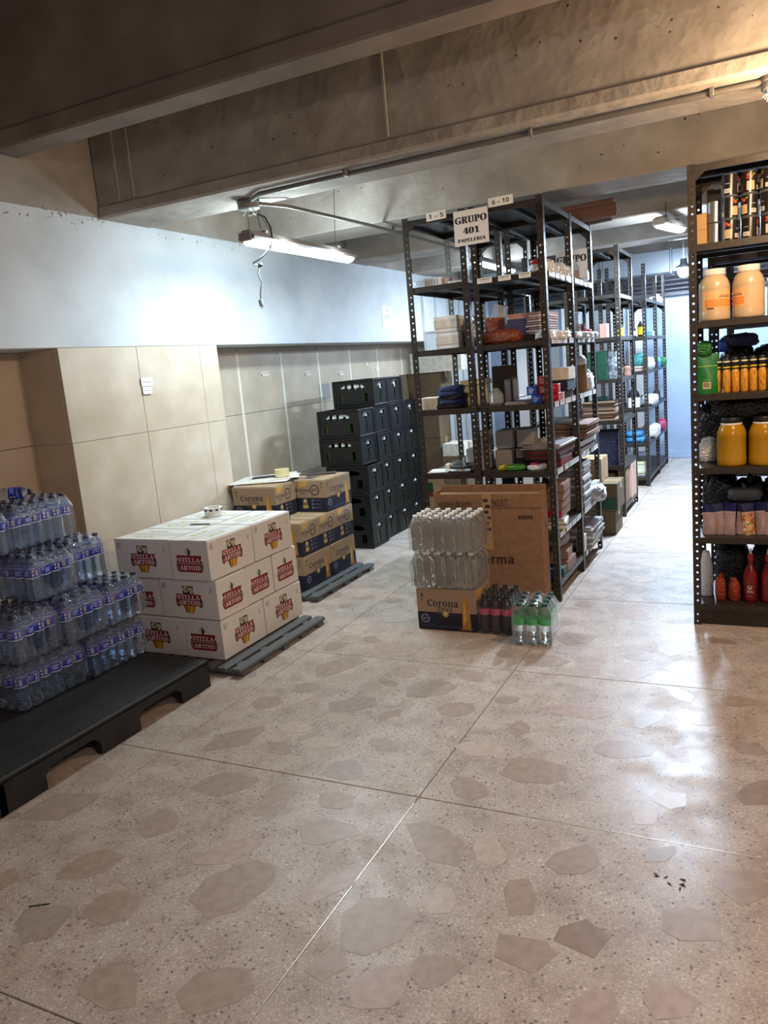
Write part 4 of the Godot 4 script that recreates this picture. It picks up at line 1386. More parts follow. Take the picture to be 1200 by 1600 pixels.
func crate_mesh() -> Mesh:
	var b := B.new()
	var w := 0.40
	var d := 0.298
	var h := 0.232
	for k in 4:
		var lng := k % 2 == 0
		var hw := (w if lng else d) * 0.5
		var hd := (d if lng else w) * 0.5
		b.at(Vector3.ZERO, Vector3(0, PI / 2 * k, 0))
		var z0 := hd - 0.014
		var z1 := hd - 0.008
		if lng:
			b.cell(Rect2(-hw + 0.01, 0.128, hw * 2 - 0.02, 0.092), Vector2(0, 0.172), [Vector2(0.115, -0.012), Vector2(0.118, 0.004), Vector2(0.09, 0.02), Vector2(0.0, 0.026), Vector2(-0.09, 0.02), Vector2(-0.118, 0.004), Vector2(-0.115, -0.012), Vector2(-0.09, -0.018), Vector2(0, -0.02), Vector2(0.09, -0.018)], z0, z1)
			b.box(Vector3(0, 0.0725, (z0 + z1) / 2), Vector3(0.17, 0.111, z1 - z0))
			for s in [-1.0, 1.0]:
				b.cell(Rect2(s * 0.137 - 0.052, 0.017, 0.104, 0.111), Vector2(s * 0.112, 0.08), [Vector2(0.024, -0.036), Vector2(0.024, 0.036), Vector2(-0.024, 0.036), Vector2(-0.024, -0.036)], z0, z1)
			b.tube([Vector3(-0.15, 0.035, hd - 0.004), Vector3(-0.06, 0.026, hd - 0.003), Vector3(0.06, 0.026, hd - 0.003), Vector3(0.15, 0.035, hd - 0.004)], 0.005, 6)
		else:
			b.cell(Rect2(-hw + 0.01, 0.142, hw * 2 - 0.02, 0.078), Vector2(0, 0.172), ellipse(0.052, 0.030, 10, 0.1), z0, z1)
			b.cell(Rect2(-hw + 0.01, 0.017, hw * 2 - 0.02, 0.125), Vector2(0, 0.085), [Vector2(0.007, -0.05), Vector2(0.013, 0.05), Vector2(-0.013, 0.05), Vector2(-0.007, -0.05)], z0, z1)
			b.box(Vector3(0, 0.20, hd - 0.006), Vector3(0.11, 0.006, 0.01), 0.002)
		b.box(Vector3(0, 0.0085, hd - 0.008), Vector3(hw * 2 - 0.002, 0.017, 0.016), 0.003)
		b.box(Vector3(0, 0.224, hd - 0.008), Vector3(hw * 2 - 0.002, 0.016, 0.016), 0.003)
		for s in [-1.0, 1.0]:
			b.box(Vector3(s * (hw - 0.012), 0.116, hd - 0.008), Vector3(0.024, 0.205, 0.016), 0.004)
	b.at(Vector3.ZERO)
	b.box(Vector3(0, 0.012, 0), Vector3(w - 0.03, 0.006, d - 0.03))
	return b.done()


func build_crates() -> void:
	var gr := "black beer crates stacked by the wall"
	var cm := crate_mesh()
	var base := thing("beer_crate", "black beer crate", "crate", Vector3.ZERO, 0.0, gr)
	part("crate_body", cm, "crate_plastic", base)
	var grid := B.new()
	for i in 3:
		grid.box(Vector3(-0.1 + 0.1 * i, 0.075, 0), Vector3(0.003, 0.11, 0.26))
	for i in 2:
		grid.box(Vector3(0, 0.075, -0.05 + 0.1 * i), Vector3(0.37, 0.11, 0.003))
	part("divider", grid.done(), "crate_plastic", base)
	var bt := thing("beer_bottle", "beer bottle neck glinting through the hand hole of a black crate", "bottle", Vector3.ZERO, 0.0, "bottles inside the black crates")
	part("bottle", lmesh("beerb", [[Vector2(0, 0), Vector2(0.027, 0.002), Vector2(0.029, 0.02), Vector2(0.029, 0.11), Vector2(0.024, 0.135), Vector2(0.015, 0.158), Vector2(0.0125, 0.188), Vector2(0.0135, 0.194)]], 14), "bottle_glass", bt)
	part("cap", lmesh("beercap", [[Vector2(0.0145, 0.19), Vector2(0.0145, 0.197), Vector2(0.012, 0.201), Vector2(0, 0.202)]], 14), "steel_can", bt)
	part("neck_label", lmesh("beerneck", [[Vector2(0.0185, 0.146), Vector2(0.0175, 0.158), Vector2(0.0138, 0.186)]], 14), "white_paper", bt)
	var fb := true
	var fc := true
	var cols := ["first", "second", "third", "fourth"]
	var lv := ["bottom", "second", "third", "fourth", "fifth", "topmost"]
	for c in 4:
		var n: int = [5, 6, 6, 5][c]
		for k in n:
			var x := -3.20
			if c == 0 and k < 3:
				x = -3.155
			if c > 0:
				x = -3.19 - 0.004 * c
			var z := -5.80 - 0.305 * c
			if c == 0:
				z += 0.01 * (1.0 if k < 3 else -0.4)
			var p := Vector3(x + rng.randf_range(-0.005, 0.005), 0.002 + 0.2345 * k, z)
			var lb := "black beer crate, %s from the floor of the %s stack counted from the camera" % [lv[k] if k < 5 else "sixth", cols[c]]
			if fc:
				base.position = p
				base.set_meta("label", lb)
				fc = false
			else:
				dup(base, p, 0.0, lb, gr)
			# only the bottles that the holes show
			var spots := [[0.165, -0.032], [0.165, 0.032]]
			if c == 0 and k > 2 or c == 1 and k == 5:
				spots.append_array([[-0.115, 0.112], [-0.05, 0.112], [0.015, 0.112], [0.08, 0.112]])
			for j in spots.size():
				var s: Array = spots[j]
				var q: Vector3 = p + Vector3(s[0], 0.016, s[1])
				var where := "%s beer bottle at the %s of the %s black crate in the %s stack" % [["right", "left", "first", "second", "third", "fourth"][j] if j != 0 else "near", "keyhole" if j < 2 else "wide slot", lv[k] if k < 5 else "sixth", cols[c]]
				if j == 1:
					where = where.replace("left beer", "far beer")
				if fb:
					bt.position = q
					bt.set_meta("label", where)
					fb = false
				else:
					dup(bt, q, rng.randf() * TAU, where)


# plain carton with flaps and tape
func plain_carton(label: String, p: Vector3, s: Vector3, m: String, turn := 0.0, group := "", tape := true, called := "carton", cat := "carton") -> Node3D:
	var t := thing(called, label, cat, p, turn, group)
	part("box", bmesh(Vector3(s.x, s.y - 0.004, s.z), 0.003), m, t, Vector3(0, s.y / 2 - 0.002, 0))
	for sg in [-1.0, 1.0]:
		part("flap", bmesh(Vector3(s.x - 0.002, 0.004, s.z / 2 - 0.002), 0.001), m, t, Vector3(0, s.y - 0.002, sg * s.z / 4))
	if tape:
		var b := B.new()
		b.box(Vector3(0, s.y + 0.0008, 0), Vector3(s.x + 0.001, 0.0012, 0.05))
		for sg in [-1.0, 1.0]:
			b.box(Vector3(sg * (s.x / 2 + 0.0006), s.y - 0.03, 0), Vector3(0.0012, 0.06, 0.05))
		part("tape", b.done(), "packing_tape", t)
	return t


func build_brown_cartons() -> void:
	var gr := "cartons stacked behind the steel shelving by the wall"
	for e in [["lowest brown carton of the tall stack behind the left shelving", -2.93, 0.002, -7.05, 0.27, 0.20, 0.30, "card_light"], ["tan carton with green print, second in the tall stack behind the left shelving", -2.92, 0.204, -7.05, 0.28, 0.21, 0.30, "card_light"],
		["brown carton at eye level in the tall stack behind the left shelving", -2.95, 0.42, -7.1, 0.27, 0.36, 0.30, "card_olive"], ["brown carton near the top of the tall stack behind the left shelving", -2.95, 0.782, -7.1, 0.27, 0.34, 0.30, "card_olive"], ["topmost dark brown carton of the stack behind the left shelving", -2.94, 1.125, -7.1, 0.34, 0.28, 0.30, "card_olive"],
		["large white flat carton laid on top of the brown stack", -2.80, 1.408, -7.05, 0.52, 0.19, 0.26, "card_white"], ["brown carton at the floor right of the tall stack behind the shelving", -2.65, 0.002, -7.0, 0.24, 0.30, 0.3, "card_olive"], ["brown carton upon another, right of the tall stack behind the shelving", -2.65, 0.305, -7.0, 0.24, 0.30, 0.3, "card_olive"], ["white papers in an open carton on the shorter stack behind the shelving", -2.66, 0.608, -7.0, 0.22, 0.12, 0.26, "card_white"]]:
		var t := plain_carton(e[0], Vector3(e[1], e[2], e[3]), Vector3(e[4], e[5], e[6]), e[7], 0.0, gr)
		if "green" in e[0]:
			part("green_print", bmesh(Vector3(0.12, 0.10, 0.0014)), "green_box", t, Vector3(-0.05, 0.10, 0.1507))
			part("red_print", bmesh(Vector3(0.26, 0.035, 0.0014)), "red_dark", t, Vector3(0, 0.03, 0.1507))
	tag(part("brown_panel", bmesh(Vector3(0.02, 0.30, 0.34), 0.003), "card_olive", self, Vector3(-3.12, 1.26, -6.95)), "brown card panel stood on edge beyond the black crates", "card panel")


func build_front_group() -> void:
	# tall flat carton leaning on the shelving, open at the top
	var t := thing("tall_carton", "tall flat brown carton with handwriting, standing open before the shelving", "carton", Vector3(-1.495, 0, -4.395))
	var w := 0.665
	var h := 0.70
	var d := 0.13
	part("front_panel", bmesh(Vector3(w, h, 0.006), 0.001), "card", t, Vector3(0, h / 2, d / 2))
	part("back_panel", bmesh(Vector3(w, h + 0.035, 0.006), 0.001), "card", t, Vector3(0, h / 2 + 0.017, -d / 2))
	for s in [-1.0, 1.0]:
		part("side_panel", bmesh(Vector3(0.006, h + 0.01, d), 0.001), "card", t, Vector3(s * (w / 2 - 0.003), h / 2 + 0.005, 0))
	part("bottom_panel", bmesh(Vector3(w - 0.02, 0.006, d - 0.01)), "card", t, Vector3(0, 0.004, 0))
	part("top_fold", bmesh(Vector3(w, 0.002, 0.004)), "brown_print", t, Vector3(0, h - 0.085, d / 2 + 0.0025))
	part("folded_flap", bmesh(Vector3(w - 0.03, 0.004, 0.07), 0.001), "card", t, Vector3(0, h - 0.02, d / 2 - 0.045), Vector3(0.5, 0, 0))
	part("tape", bmesh(Vector3(0.055, 0.34, 0.0015)), "packing_tape", t, Vector3(0.005, h - 0.17, d / 2 + 0.0036))
	var hand := SystemFont.new()
	hand.font_names = ["Droid Sans"]
	hand.font_weight = 400
	for e in [["orma", sans, 0.058, 0.058, 0.300], ["9037", sans, 0.042, 0.085, 0.645], ["Hotel dcam", serif, 0.040, -0.20, 0.640]]:
		var m := TextMesh.new()
		m.font = e[1] if e[0] == "orma" else hand
		m.text = e[0]
		m.font_size = 48
		m.pixel_size = e[2] / 36.0
		m.depth = 0.0008
		var o := part("lettering", m, "brown_print", t, Vector3(e[3], e[4], d / 2 + 0.0042))
		if e[0] != "orma":
			o.rotation.z = 0.03
			o.scale = Vector3(0.8, 1.0, 1.0)
	var pm := B.new()
	pm.box(Vector3.ZERO, Vector3(1, 1, 0.001))
	var pmesh := pm.done()
	for i in 5:
		part("print_mark", pmesh, "brown_print", t, Vector3(0.20 + 0.018 * i, 0.562, d / 2 + 0.0038)).scale = Vector3(0.012, 0.016, 1)
	part("print_mark", pmesh, "brown_print", t, Vector3(0.236, 0.550, d / 2 + 0.0038)).scale = Vector3(0.09, 0.003, 1)
	for i in 6:
		part("tape_print", pmesh, "brown_print", t, Vector3(-0.002 + (i % 2) * 0.012, 0.66 - i * 0.035, d / 2 + 0.0048)).scale = Vector3(0.03, 0.018, 1)
	# one carton with two packs of clear bottles on it
	var k := carton("beer_carton", Vector3(0.355, 0.242, 0.25), "beer_kraft", "packing_tape")
	k.position = Vector3(-1.608, 0.001, -3.99)
	k.set_meta("label", "brown and navy beer carton on the floor under two packs of clear bottles")
	var c := bottle_pack("clear_bottle_pack", "pack of clear unlabelled bottles standing directly on the brown and navy carton", 6, 4, 0.205, 0.0315, "pet_clear", "cap_white", "", 0, 0, false)
	c.set_meta("category", "bottle pack")
	c.position = Vector3(-1.612, 0.246, -3.99)
	dup(c, Vector3(-1.604, 0.456, -3.985), 0.02, "upper pack of clear unlabelled bottles with white caps")
	var s := bottle_pack("cola_pack", "pack of dark cola bottles with pink labels on the floor beside the carton", 3, 4, 0.215, 0.031, "cola", "cap_black", "pink_label", 0.5, 0.66, false)
	s.position = Vector3(-1.325, 0.001, -3.985)
	var g := bottle_pack("green_cap_pack", "pack of clear water bottles with green caps and labels standing foremost on the floor", 3, 4, 0.222, 0.0325, "pet_clear", "cap_green", "label_green", 0.50, 0.65, false)
	g.position = Vector3(-1.095, 0.001, -3.86)
	g.rotation.y = 0.08


# ------------------------------------------------------------------ steel shelving
func post_mesh(h: float, sx: float, sz: float) -> Mesh:
	var key := "post %s %s %s" % [h, sx, sz]
	if CACHE.has(key):
		return CACHE[key]
	var b := B.new()
	var wd := 0.038
	var pitch := 0.0382
	var n := int(h / pitch)
	var hole := ellipse(0.0062, 0.0062, 6, 0.3)
	for fl in 2:
		for i in n:
			var y0 := pitch * i
			var y1 := h if i == n - 1 else y0 + pitch
			if fl == 0:
				b.at(Vector3.ZERO)
				var r := Rect2(0.0 if sx > 0 else -wd, y0, wd, y1 - y0)
				b.cell(r, Vector2(sx * wd * 0.55, y0 + pitch * 0.5), hole, 0.0 if sz > 0 else -0.002, 0.002 if sz > 0 else 0.0)
			else:
				b.at(Vector3.ZERO, Vector3(0, PI / 2, 0))
				# turned about y: local x runs along -z
				var r := Rect2(-wd if sz > 0 else 0.0, y0, wd, y1 - y0)
				b.cell(r, Vector2(-sz * wd * 0.55, y0 + pitch * 0.5), hole, 0.0 if sx > 0 else -0.002, 0.002 if sx > 0 else 0.0)
	CACHE[key] = b.done()
	return CACHE[key]


func shelf_mesh(w: float, d: float) -> Mesh:
	var key := "shelf %s %s" % [w, d]
	if CACHE.has(key):
		return CACHE[key]
	var b := B.new()
	b.box(Vector3(0, -0.001, 0), Vector3(w, 0.002, d))
	for s in [-1.0, 1.0]:
		b.box(Vector3(0, -0.016, s * (d / 2 - 0.001)), Vector3(w, 0.032, 0.002))
		b.box(Vector3(s * (w / 2 - 0.001), -0.016, 0), Vector3(0.002, 0.032, d))
		b.box(Vector3(0, -0.031, s * (d / 2 - 0.009)), Vector3(w - 0.01, 0.002, 0.014))
	if w > d:
		b.box(Vector3(0, -0.014, 0), Vector3(w - 0.01, 0.024, 0.05), 0.006)
	else:
		b.box(Vector3(0, -0.014, 0), Vector3(0.05, 0.024, d - 0.01), 0.006)
	CACHE[key] = b.done()
	return CACHE[key]


# x0..x1 wide, posts at every z of zs, shelf tops at the levels given
func rack(label: String, x0: float, x1: float, zs: Array, h: float, levels: Array, group := "steel shelving units") -> Node3D:
	var cx := (x0 + x1) / 2
	var cz: float = (zs[0] + zs[-1]) / 2
	var t := thing("steel_rack", label, "shelving", Vector3(cx, 0, cz), 0.0, group)
	for i in zs.size():
		for s in [-1.0, 1.0]:
			var sz := 1.0 if i == zs.size() - 1 else -1.0
			part("post", post_mesh(h, -s, sz), "rack_steel", t, Vector3(s * (x1 - x0) / 2, 0, zs[i] - cz))
	for i in zs.size() - 1:
		var d: float = absf(zs[i + 1] - zs[i])
		for y in levels:
			part("shelf", shelf_mesh(x1 - x0 - 0.006, d - 0.006), "rack_steel", t, Vector3(0, y, (zs[i] + zs[i + 1]) / 2 - cz))
	var gb := B.new()
	gb.prism(PackedVector2Array([Vector2(0, 0), Vector2(0.085, 0), Vector2(0.06, -0.02), Vector2(0.02, -0.06), Vector2(0, -0.085)]), 0, 0.002)
	var gm := gb.done()
	for s in [-1.0, 1.0]:
		for z in [zs[0], zs[-1]]:
			part("gusset", gm, "rack_steel", t, Vector3(s * (x1 - x0) / 2 - s * 0.002, levels[-1] - 0.03, z - cz), Vector3(0, 0.0 if s < 0 else PI, 0))
	return t


func edge_labels(t: Node3D, pos: Vector3, along: Vector3, spots: Array) -> void:
	for s in spots:
		var o := part("price_label", lblmesh(s[1]), "price_print", t, pos + along * s[0] - t.position)
		if absf(along.z) > 0.5:
			o.rotation.y = PI / 2


func lblmesh(w: float) -> Mesh:
	var key := "lbl %s" % w
	if not CACHE.has(key):
		var b := B.new()
		b.box(Vector3.ZERO, Vector3(w, 0.03, 0.0012))
		b.quad(Vector3(-w / 2, -0.015, 0.0008), Vector3(w / 2, -0.015, 0.0008), Vector3(w / 2, 0.015, 0.0008), Vector3(-w / 2, 0.015, 0.0008))
		CACHE[key] = b.done()
	return CACHE[key]


const LV := [0.12, 0.415, 0.80, 1.20, 1.567, 1.945, 2.335]

func build_racks() -> void:
	var front := [-4.49, -5.175, -5.86]
	rack("dark steel shelving unit at the left of the pair with the paper signs", -1.965, -1.572, front, 2.35, LV)
	var b := rack("dark steel shelving unit at the right of the pair with signs, along the aisle", -1.545, -1.112, front, 2.35, LV)
	for i in range(1, 6):
		for k in 2:
			var spots := []
			for j in 4:
				spots.append([-0.13 - 0.685 * k - 0.145 * j + rng.randf_range(-0.02, 0.02), 0.10 + 0.02 * ((i + j) % 3)])
			edge_labels(b, Vector3(-1.1095, LV[i] - 0.012, -4.49), Vector3(0, 0, 1), spots)
	edge_labels(b, Vector3(-1.1095, LV[0] - 0.012, -5.175), Vector3(0, 0, 1), [[-0.1, 0.05], [-0.24, 0.05], [-0.38, 0.05], [-0.5, 0.05]])
	edge_labels(b, Vector3(-1.37, LV[5] - 0.012, -4.4872), Vector3(1, 0, 0), [[-0.10, 0.09], [0.02, 0.075], [0.14, 0.07]])
	rack("dark steel shelving unit along the aisle behind the pair with the paper signs", -1.505, -1.112, [-6.99, -7.73], 2.33, [0.10, 0.46, 0.86, 1.22, 1.577, 1.935, 2.315])
	rack("dark steel shelving unit in the second row, left of the aisle unit", -1.94, -1.545, [-6.99, -7.73], 2.33, [0.10, 0.46, 0.86, 1.22, 1.577, 1.935, 2.315])
	rack("farthest steel shelving unit along the aisle, before the pale blue wall", -1.505, -1.105, [-8.57, -9.44, -10.31], 2.30, [0.10, 0.46, 0.83, 1.22, 1.58, 1.96])
	rack("steel shelving unit in the third row, left of the farthest aisle unit", -1.94, -1.545, [-8.57, -9.44], 2.30, [0.10, 0.46, 0.83, 1.22, 1.58, 1.96])
	# signs on the pair
	var g := "paper signs on the front of the steel shelving"
	tag(sign_card("paper_sign", Vector2(0.208, 0.196), "sign_group", Vector3(-1.525, 2.238, -4.470), Vector3(-0.05, 0, 0.01)), "white paper sign reading GRUPO 401 PAPELERIA on the shelving", "sign", g)
	tag(sign_card("paper_sign", Vector2(0.125, 0.048), "sign_low", Vector3(-1.74, 2.335, -4.482), Vector3(-0.05, 0, 0.03)), "small white paper sign reading 1 – 5 at the left of the shelving top", "sign", g)
	tag(sign_card("paper_sign", Vector2(0.145, 0.050), "sign_high", Vector3(-1.346, 2.352, -4.482), Vector3(-0.05, 0, 0.02)), "small white paper sign reading 6 – 10 at the top of the shelving", "sign", g)
	tag(sign_card("paper_sign", Vector2(0.21, 0.19), "sign_second", Vector3(-1.182, 2.06, -5.50), Vector3(-0.06, 0, 0)), "white paper sign reading GRUPO standing on the upper shelf beside the aisle", "sign", g)


func sign_card(called: String, size: Vector2, m: String, pos: Vector3, rot: Vector3) -> MeshInstance3D:
	var b := B.new()
	var h := size * 0.5
	b.box(Vector3(0, 0, -0.001), Vector3(size.x, size.y, 0.0018))
	b.quad(Vector3(-h.x, -h.y, 0.0002), Vector3(h.x, -h.y, 0.0002), Vector3(h.x, h.y, 0.0002), Vector3(-h.x, h.y, 0.0002))
	return part(numbered(called), b.done(), m, self, pos, rot)


# ------------------------------------------------------------------ kinds of goods on the shelves
func box(label: String, p: Vector3, s: Vector3, m: String, turn := 0.0, group := "", called := "small_box", cat := "box") -> Node3D:
	var t := thing(called, label, cat, p, turn, group)
	var b := B.new()
	b.box(Vector3(0, s.y / 2, 0), s, 0.002)
	part("box", b.done(), m, t)
	if M[m].albedo_texture and not M[m].uv1_triplanar:
		var q := B.new()
		q.quad(Vector3(-s.x / 2 + 0.003, 0.003, s.z / 2 + 0.0006), Vector3(s.x / 2 - 0.003, 0.003, s.z / 2 + 0.0006), Vector3(s.x / 2 - 0.003, s.y - 0.003, s.z / 2 + 0.0006), Vector3(-s.x / 2 + 0.003, s.y - 0.003, s.z / 2 + 0.0006))
		q.quad(Vector3(s.x / 2 + 0.0006, 0.003, s.z / 2 - 0.003), Vector3(s.x / 2 + 0.0006, 0.003, -s.z / 2 + 0.003), Vector3(s.x / 2 + 0.0006, s.y - 0.003, -s.z / 2 + 0.003), Vector3(s.x / 2 + 0.0006, s.y - 0.003, s.z / 2 - 0.003))
		part("print", q.done(), m, t)
	part("lid", bmesh(Vector3(s.x + 0.001, minf(0.012, s.y * 0.2), s.z + 0.001), 0.002), m, t, Vector3(0, s.y - minf(0.006, s.y * 0.1) + 0.0006, 0))
	return t


# paper, card or magazines lying one on the other
func stack(called: String, label: String, cat: String, p: Vector3, s: Vector3, mats: Array, n: int, jit: float, turn := 0.0, sheet := "sheet") -> Node3D:
	var t := thing(called, label, cat, p, turn)
	var h := s.y / n
	for i in n:
		part(sheet, bmesh(Vector3(s.x, h * 0.94, s.z), minf(0.002, h * 0.3)), mats[i % mats.size()], t, Vector3(rng.randf_range(-jit, jit), h * (i + 0.5), rng.randf_range(-jit, jit)), Vector3(0, rng.randf_range(-jit, jit) * 3.0, 0))
	return t


func bag(label: String, p: Vector3, s: Vector3, m: String, sd: int, turn := 0.0, tie := true, cat := "bag", group := "", crumple := 0.16) -> Node3D:
	var t := thing("plastic_bag", label, cat, p, turn, group)
	var b := B.new()
	b.blob(Vector3(0, s.y * 0.44, 0), Vector3(s.x / 2, s.y * 0.5, s.z / 2), 0.62, crumple, sd, 30, 18, 0.12)
	part("bag_body", b.done(), m, t)
	if tie:
		var k := B.new()
		k.at(Vector3(0, s.y * 0.84, 0), Vector3(0.2 * sin(sd * 1.3), sd * 0.7, 0.5 * sin(sd * 2.1)))
		k.blob(Vector3(0, s.y * 0.13, 0), Vector3(s.x * 0.36, s.y * 0.17, s.z * 0.09), 0.8, 0.45, sd + 1, 22, 10)
		part("bag_end", k.done(), m, t)
	return t


func bottle(label: String, p: Vector3, h: float, r: float, m: String, cap: String, lab := "", l0 := 0.15, l1 := 0.5, called := "bottle", group := "", cat := "bottle") -> Node3D:
	var t := thing(called, label, cat, p, 0.0, group)
	var k := "bt %s %s" % [h, r]
	part("body", lmesh(k, [[Vector2(0, 0), Vector2(r * 0.9, 0), Vector2(r, h * 0.03), Vector2(r, h * 0.56), Vector2(r * 0.93, h * 0.63), Vector2(r * 0.55, h * 0.75), Vector2(r * 0.36, h * 0.81), Vector2(r * 0.36, h * 0.88), Vector2(0, h * 0.88)]], 18), m, t)
	part("cap", lmesh(k + "c", [[Vector2(r * 0.42, h * 0.86), Vector2(r * 0.43, h * 0.985), Vector2(r * 0.38, h), Vector2(0, h)]], 14), cap, t)
	if lab:
		part("label", lmesh(k + "l%s%s" % [l0, l1], [[Vector2(r + 0.0008, h * l0), Vector2(r + 0.0008, h * l1)]], 18), lab, t, Vector3.ZERO, Vector3(0, -0.6, 0))
	return t


func build_rack_goods() -> void:
	# left unit, seen from the front
	var z := -4.62
	bag("crumpled clear bag at the left end of the upper left shelf", Vector3(-1.91, LV[5], z), Vector3(0.10, 0.05, 0.14), "clear_plastic", 3, 0.0, false)
	box("small white striped box on the upper left shelf", Vector3(-1.825, LV[5], z), Vector3(0.12, 0.052, 0.12), "packet_striped")
	box("tiny pink box beside the striped one on the upper left shelf", Vector3(-1.742, LV[5], z), Vector3(0.045, 0.042, 0.10), "pink_box")
	stack("paper_stack", "thin white paper pile at the right of the upper left shelf", "paper", Vector3(-1.655, LV[5], z), Vector3(0.11, 0.014, 0.2), ["white_paper"], 3, 0.002)
	box("clear plastic pack leaning on the paper reams", Vector3(-1.865, LV[4], z), Vector3(0.095, 0.115, 0.10), "clear_plastic", 0.1, "", "clear_pack", "pack")
	for i in 2:
		var r := stack("paper_ream", ["lower of two white paper reams on the left unit", "upper of two white paper reams on the left unit"][i], "paper", Vector3(-1.752 - 0.012 * i, LV[4] + 0.1 * i, z - 0.04), Vector3(0.145, 0.098, 0.21), ["white_paper"], 4, 0.0015, 0.06 * i)
		r.set_meta("group", "white paper reams on the left shelving unit")
		part("wrapper", bmesh(Vector3(0.149, 0.05, 0.214), 0.002), "card_white", r, Vector3(0, 0.049, 0))
	bag("silver foil bag beside the paper reams", Vector3(-1.625, LV[4], z - 0.03), Vector3(0.09, 0.16, 0.12), "foil", 8, 0.3)
	plain_carton("small white carton with a brown end on the left unit, below the reams", Vector3(-1.91, LV[3], z), Vector3(0.12, 0.075, 0.15), "card_white", 0.0, "", false)
	var cl := thing("folded_clothes", "pile of folded dark blue denim and black cloth on the left unit", "clothes", Vector3(-1.785, LV[3], z - 0.02), 0.15)
	for i in 5:
		var b := B.new()
		b.blob(Vector3.ZERO, Vector3(0.10 - 0.006 * i, 0.020, 0.09), 0.5, 0.10, 40 + i, 20, 10)
		part("folded_cloth", b.done(), "denim" if i % 2 else ("denim" if i > 2 else "black_cloth"), cl, Vector3(0.008 * (i % 3), 0.016 + 0.026 * i, 0), Vector3(0, 0.15 * (i % 2), 0.06))
	var yb := thing("lidded_box", "pale yellow plastic box with a ridged lid behind the folded denim", "box", Vector3(-1.672, LV[3], -4.80))
	part("box", bmesh(Vector3(0.13, 0.135, 0.2), 0.006), "pale_yellow", yb, Vector3(0, 0.0675, 0))
	part("lid", bmesh(Vector3(0.142, 0.03, 0.212), 0.006), "pale_yellow", yb, Vector3(0, 0.148, 0))
	part("lid_rim", bmesh(Vector3(0.148, 0.008, 0.218), 0.003), "ivory_paper", yb, Vector3(0, 0.136, 0))
	stack("paper_stack", "loose white sheets at the front of the left unit, beside the grey tray", "paper", Vector3(-1.875, LV[2], z + 0.03), Vector3(0.13, 0.01, 0.16), ["white_paper"], 3, 0.012, 0.2)
	var sc := thing("grey_device", "flat grey device with a raised spout and white block on the left unit", "device", Vector3(-1.735, LV[2], z + 0.02))
	part("base", bmesh(Vector3(0.17, 0.022, 0.16), 0.008), "foil", sc, Vector3(0, 0.013, 0))
	part("tray", lmesh("tray", [[Vector2(0, 0.0), Vector2(0.06, 0.0), Vector2(0.085, 0.018), Vector2(0.08, 0.018), Vector2(0.058, 0.004), Vector2(0, 0.004)]], 24), "steel_can", sc, Vector3(0.01, 0.026, 0))
	part("column", lmesh("column", [[Vector2(0, 0), Vector2(0.014, 0), Vector2(0.009, 0.02), Vector2(0.009, 0.06), Vector2(0, 0.06)]], 12), "foil", sc, Vector3(0.03, 0.03, 0.02))
	part("block", bmesh(Vector3(0.03, 0.05, 0.05), 0.005), "cap_white", sc, Vector3(-0.07, 0.032, 0.04))
	box("white cube box, lower of two on the left unit above the grey device", Vector3(-1.715, LV[2], -4.86), Vector3(0.11, 0.115, 0.12), "white_paper", 0.0, "white cube boxes on the left unit")
	box("white cube box, upper of two on the left unit above the grey device", Vector3(-1.672, LV[2] + 0.117, -4.87), Vector3(0.10, 0.105, 0.12), "white_paper", 0.05, "white cube boxes on the left unit")
	for i in 2:
		stack("paper_bundle", ["lower grey paper bundle at the right of the left unit", "upper grey paper bundle at the right of the left unit"][i], "paper", Vector3(-1.605, LV[2] + 0.105 * i, -4.70), Vector3(0.055, 0.1, 0.2), ["grey_paper"], 4, 0.001)
	# right unit, seen from the front
	var ob := thing("plastic_bag", "upright orange plastic bag with a clear top on the right unit", "bag", Vector3(-1.487, LV[4], -4.66), 0.25)
	part("bag_body", pouch_mesh(0.12, 0.16, 0.10), "orange_bag", ob, Vector3.ZERO, Vector3(0, 0, -0.06))
	part("clear_top", pouch_mesh(0.09, 0.11, 0.03), "clear_plastic", ob, Vector3(0.016, 0.125, -0.01), Vector3(0, 0, -0.35))
	bag("orange plastic bag lying at the front edge of the right unit", Vector3(-1.415, LV[4], -4.585), Vector3(0.24, 0.085, 0.14), "orange_bag", 22, 0.0, false)
	stack("paper_stack", "tan card pile behind the orange bags", "paper", Vector3(-1.42, LV[4], -4.86), Vector3(0.12, 0.12, 0.16), ["tan_box"], 6, 0.004)
	var gm := "magazines piled on the right unit"
	var wds := ["lowest", "second", "third", "fourth", "fifth", "sixth", "seventh", "eighth", "topmost"]
	for i in 9:
		var mg := thing("magazine", "%s magazine of the pink and blue pile on the right unit, counted from the shelf" % wds[i], "magazine", Vector3(-1.265 + rng.randf_range(-0.008, 0.008), LV[4] + 0.036 + 0.0142 * i, -4.74), rng.randf_range(-0.05, 0.05), gm)
		part("pages", bmesh(Vector3(0.232, 0.011, 0.296), 0.001), "white_paper" if i % 2 else "mag_pink", mg, Vector3(0, 0.0055, 0))
		part("cover", bmesh(Vector3(0.236, 0.0016, 0.30)), "mag_pink" if i > 5 else "mag_blue", mg, Vector3(0, 0.0122, 0))
		part("spine", bmesh(Vector3(0.12, 0.011, 0.003)), "mag_blue" if i < 7 else "mag_pink", mg, Vector3(-0.055, 0.006, 0.149))
		if i == 0:
			box("flat dark box under the pile of magazines", Vector3(-1.265, LV[4], -4.74), Vector3(0.22, 0.034, 0.28), "dark_card")
	tag(part("card_folder", bmesh(Vector3(0.155, 0.235, 0.012), 0.002), "dark_card", self, Vector3(-1.485, LV[3] + 0.118, -4.80), Vector3(-0.08, 0.0, 0)), "dark grey card folder stood upright on the right unit", "folder")
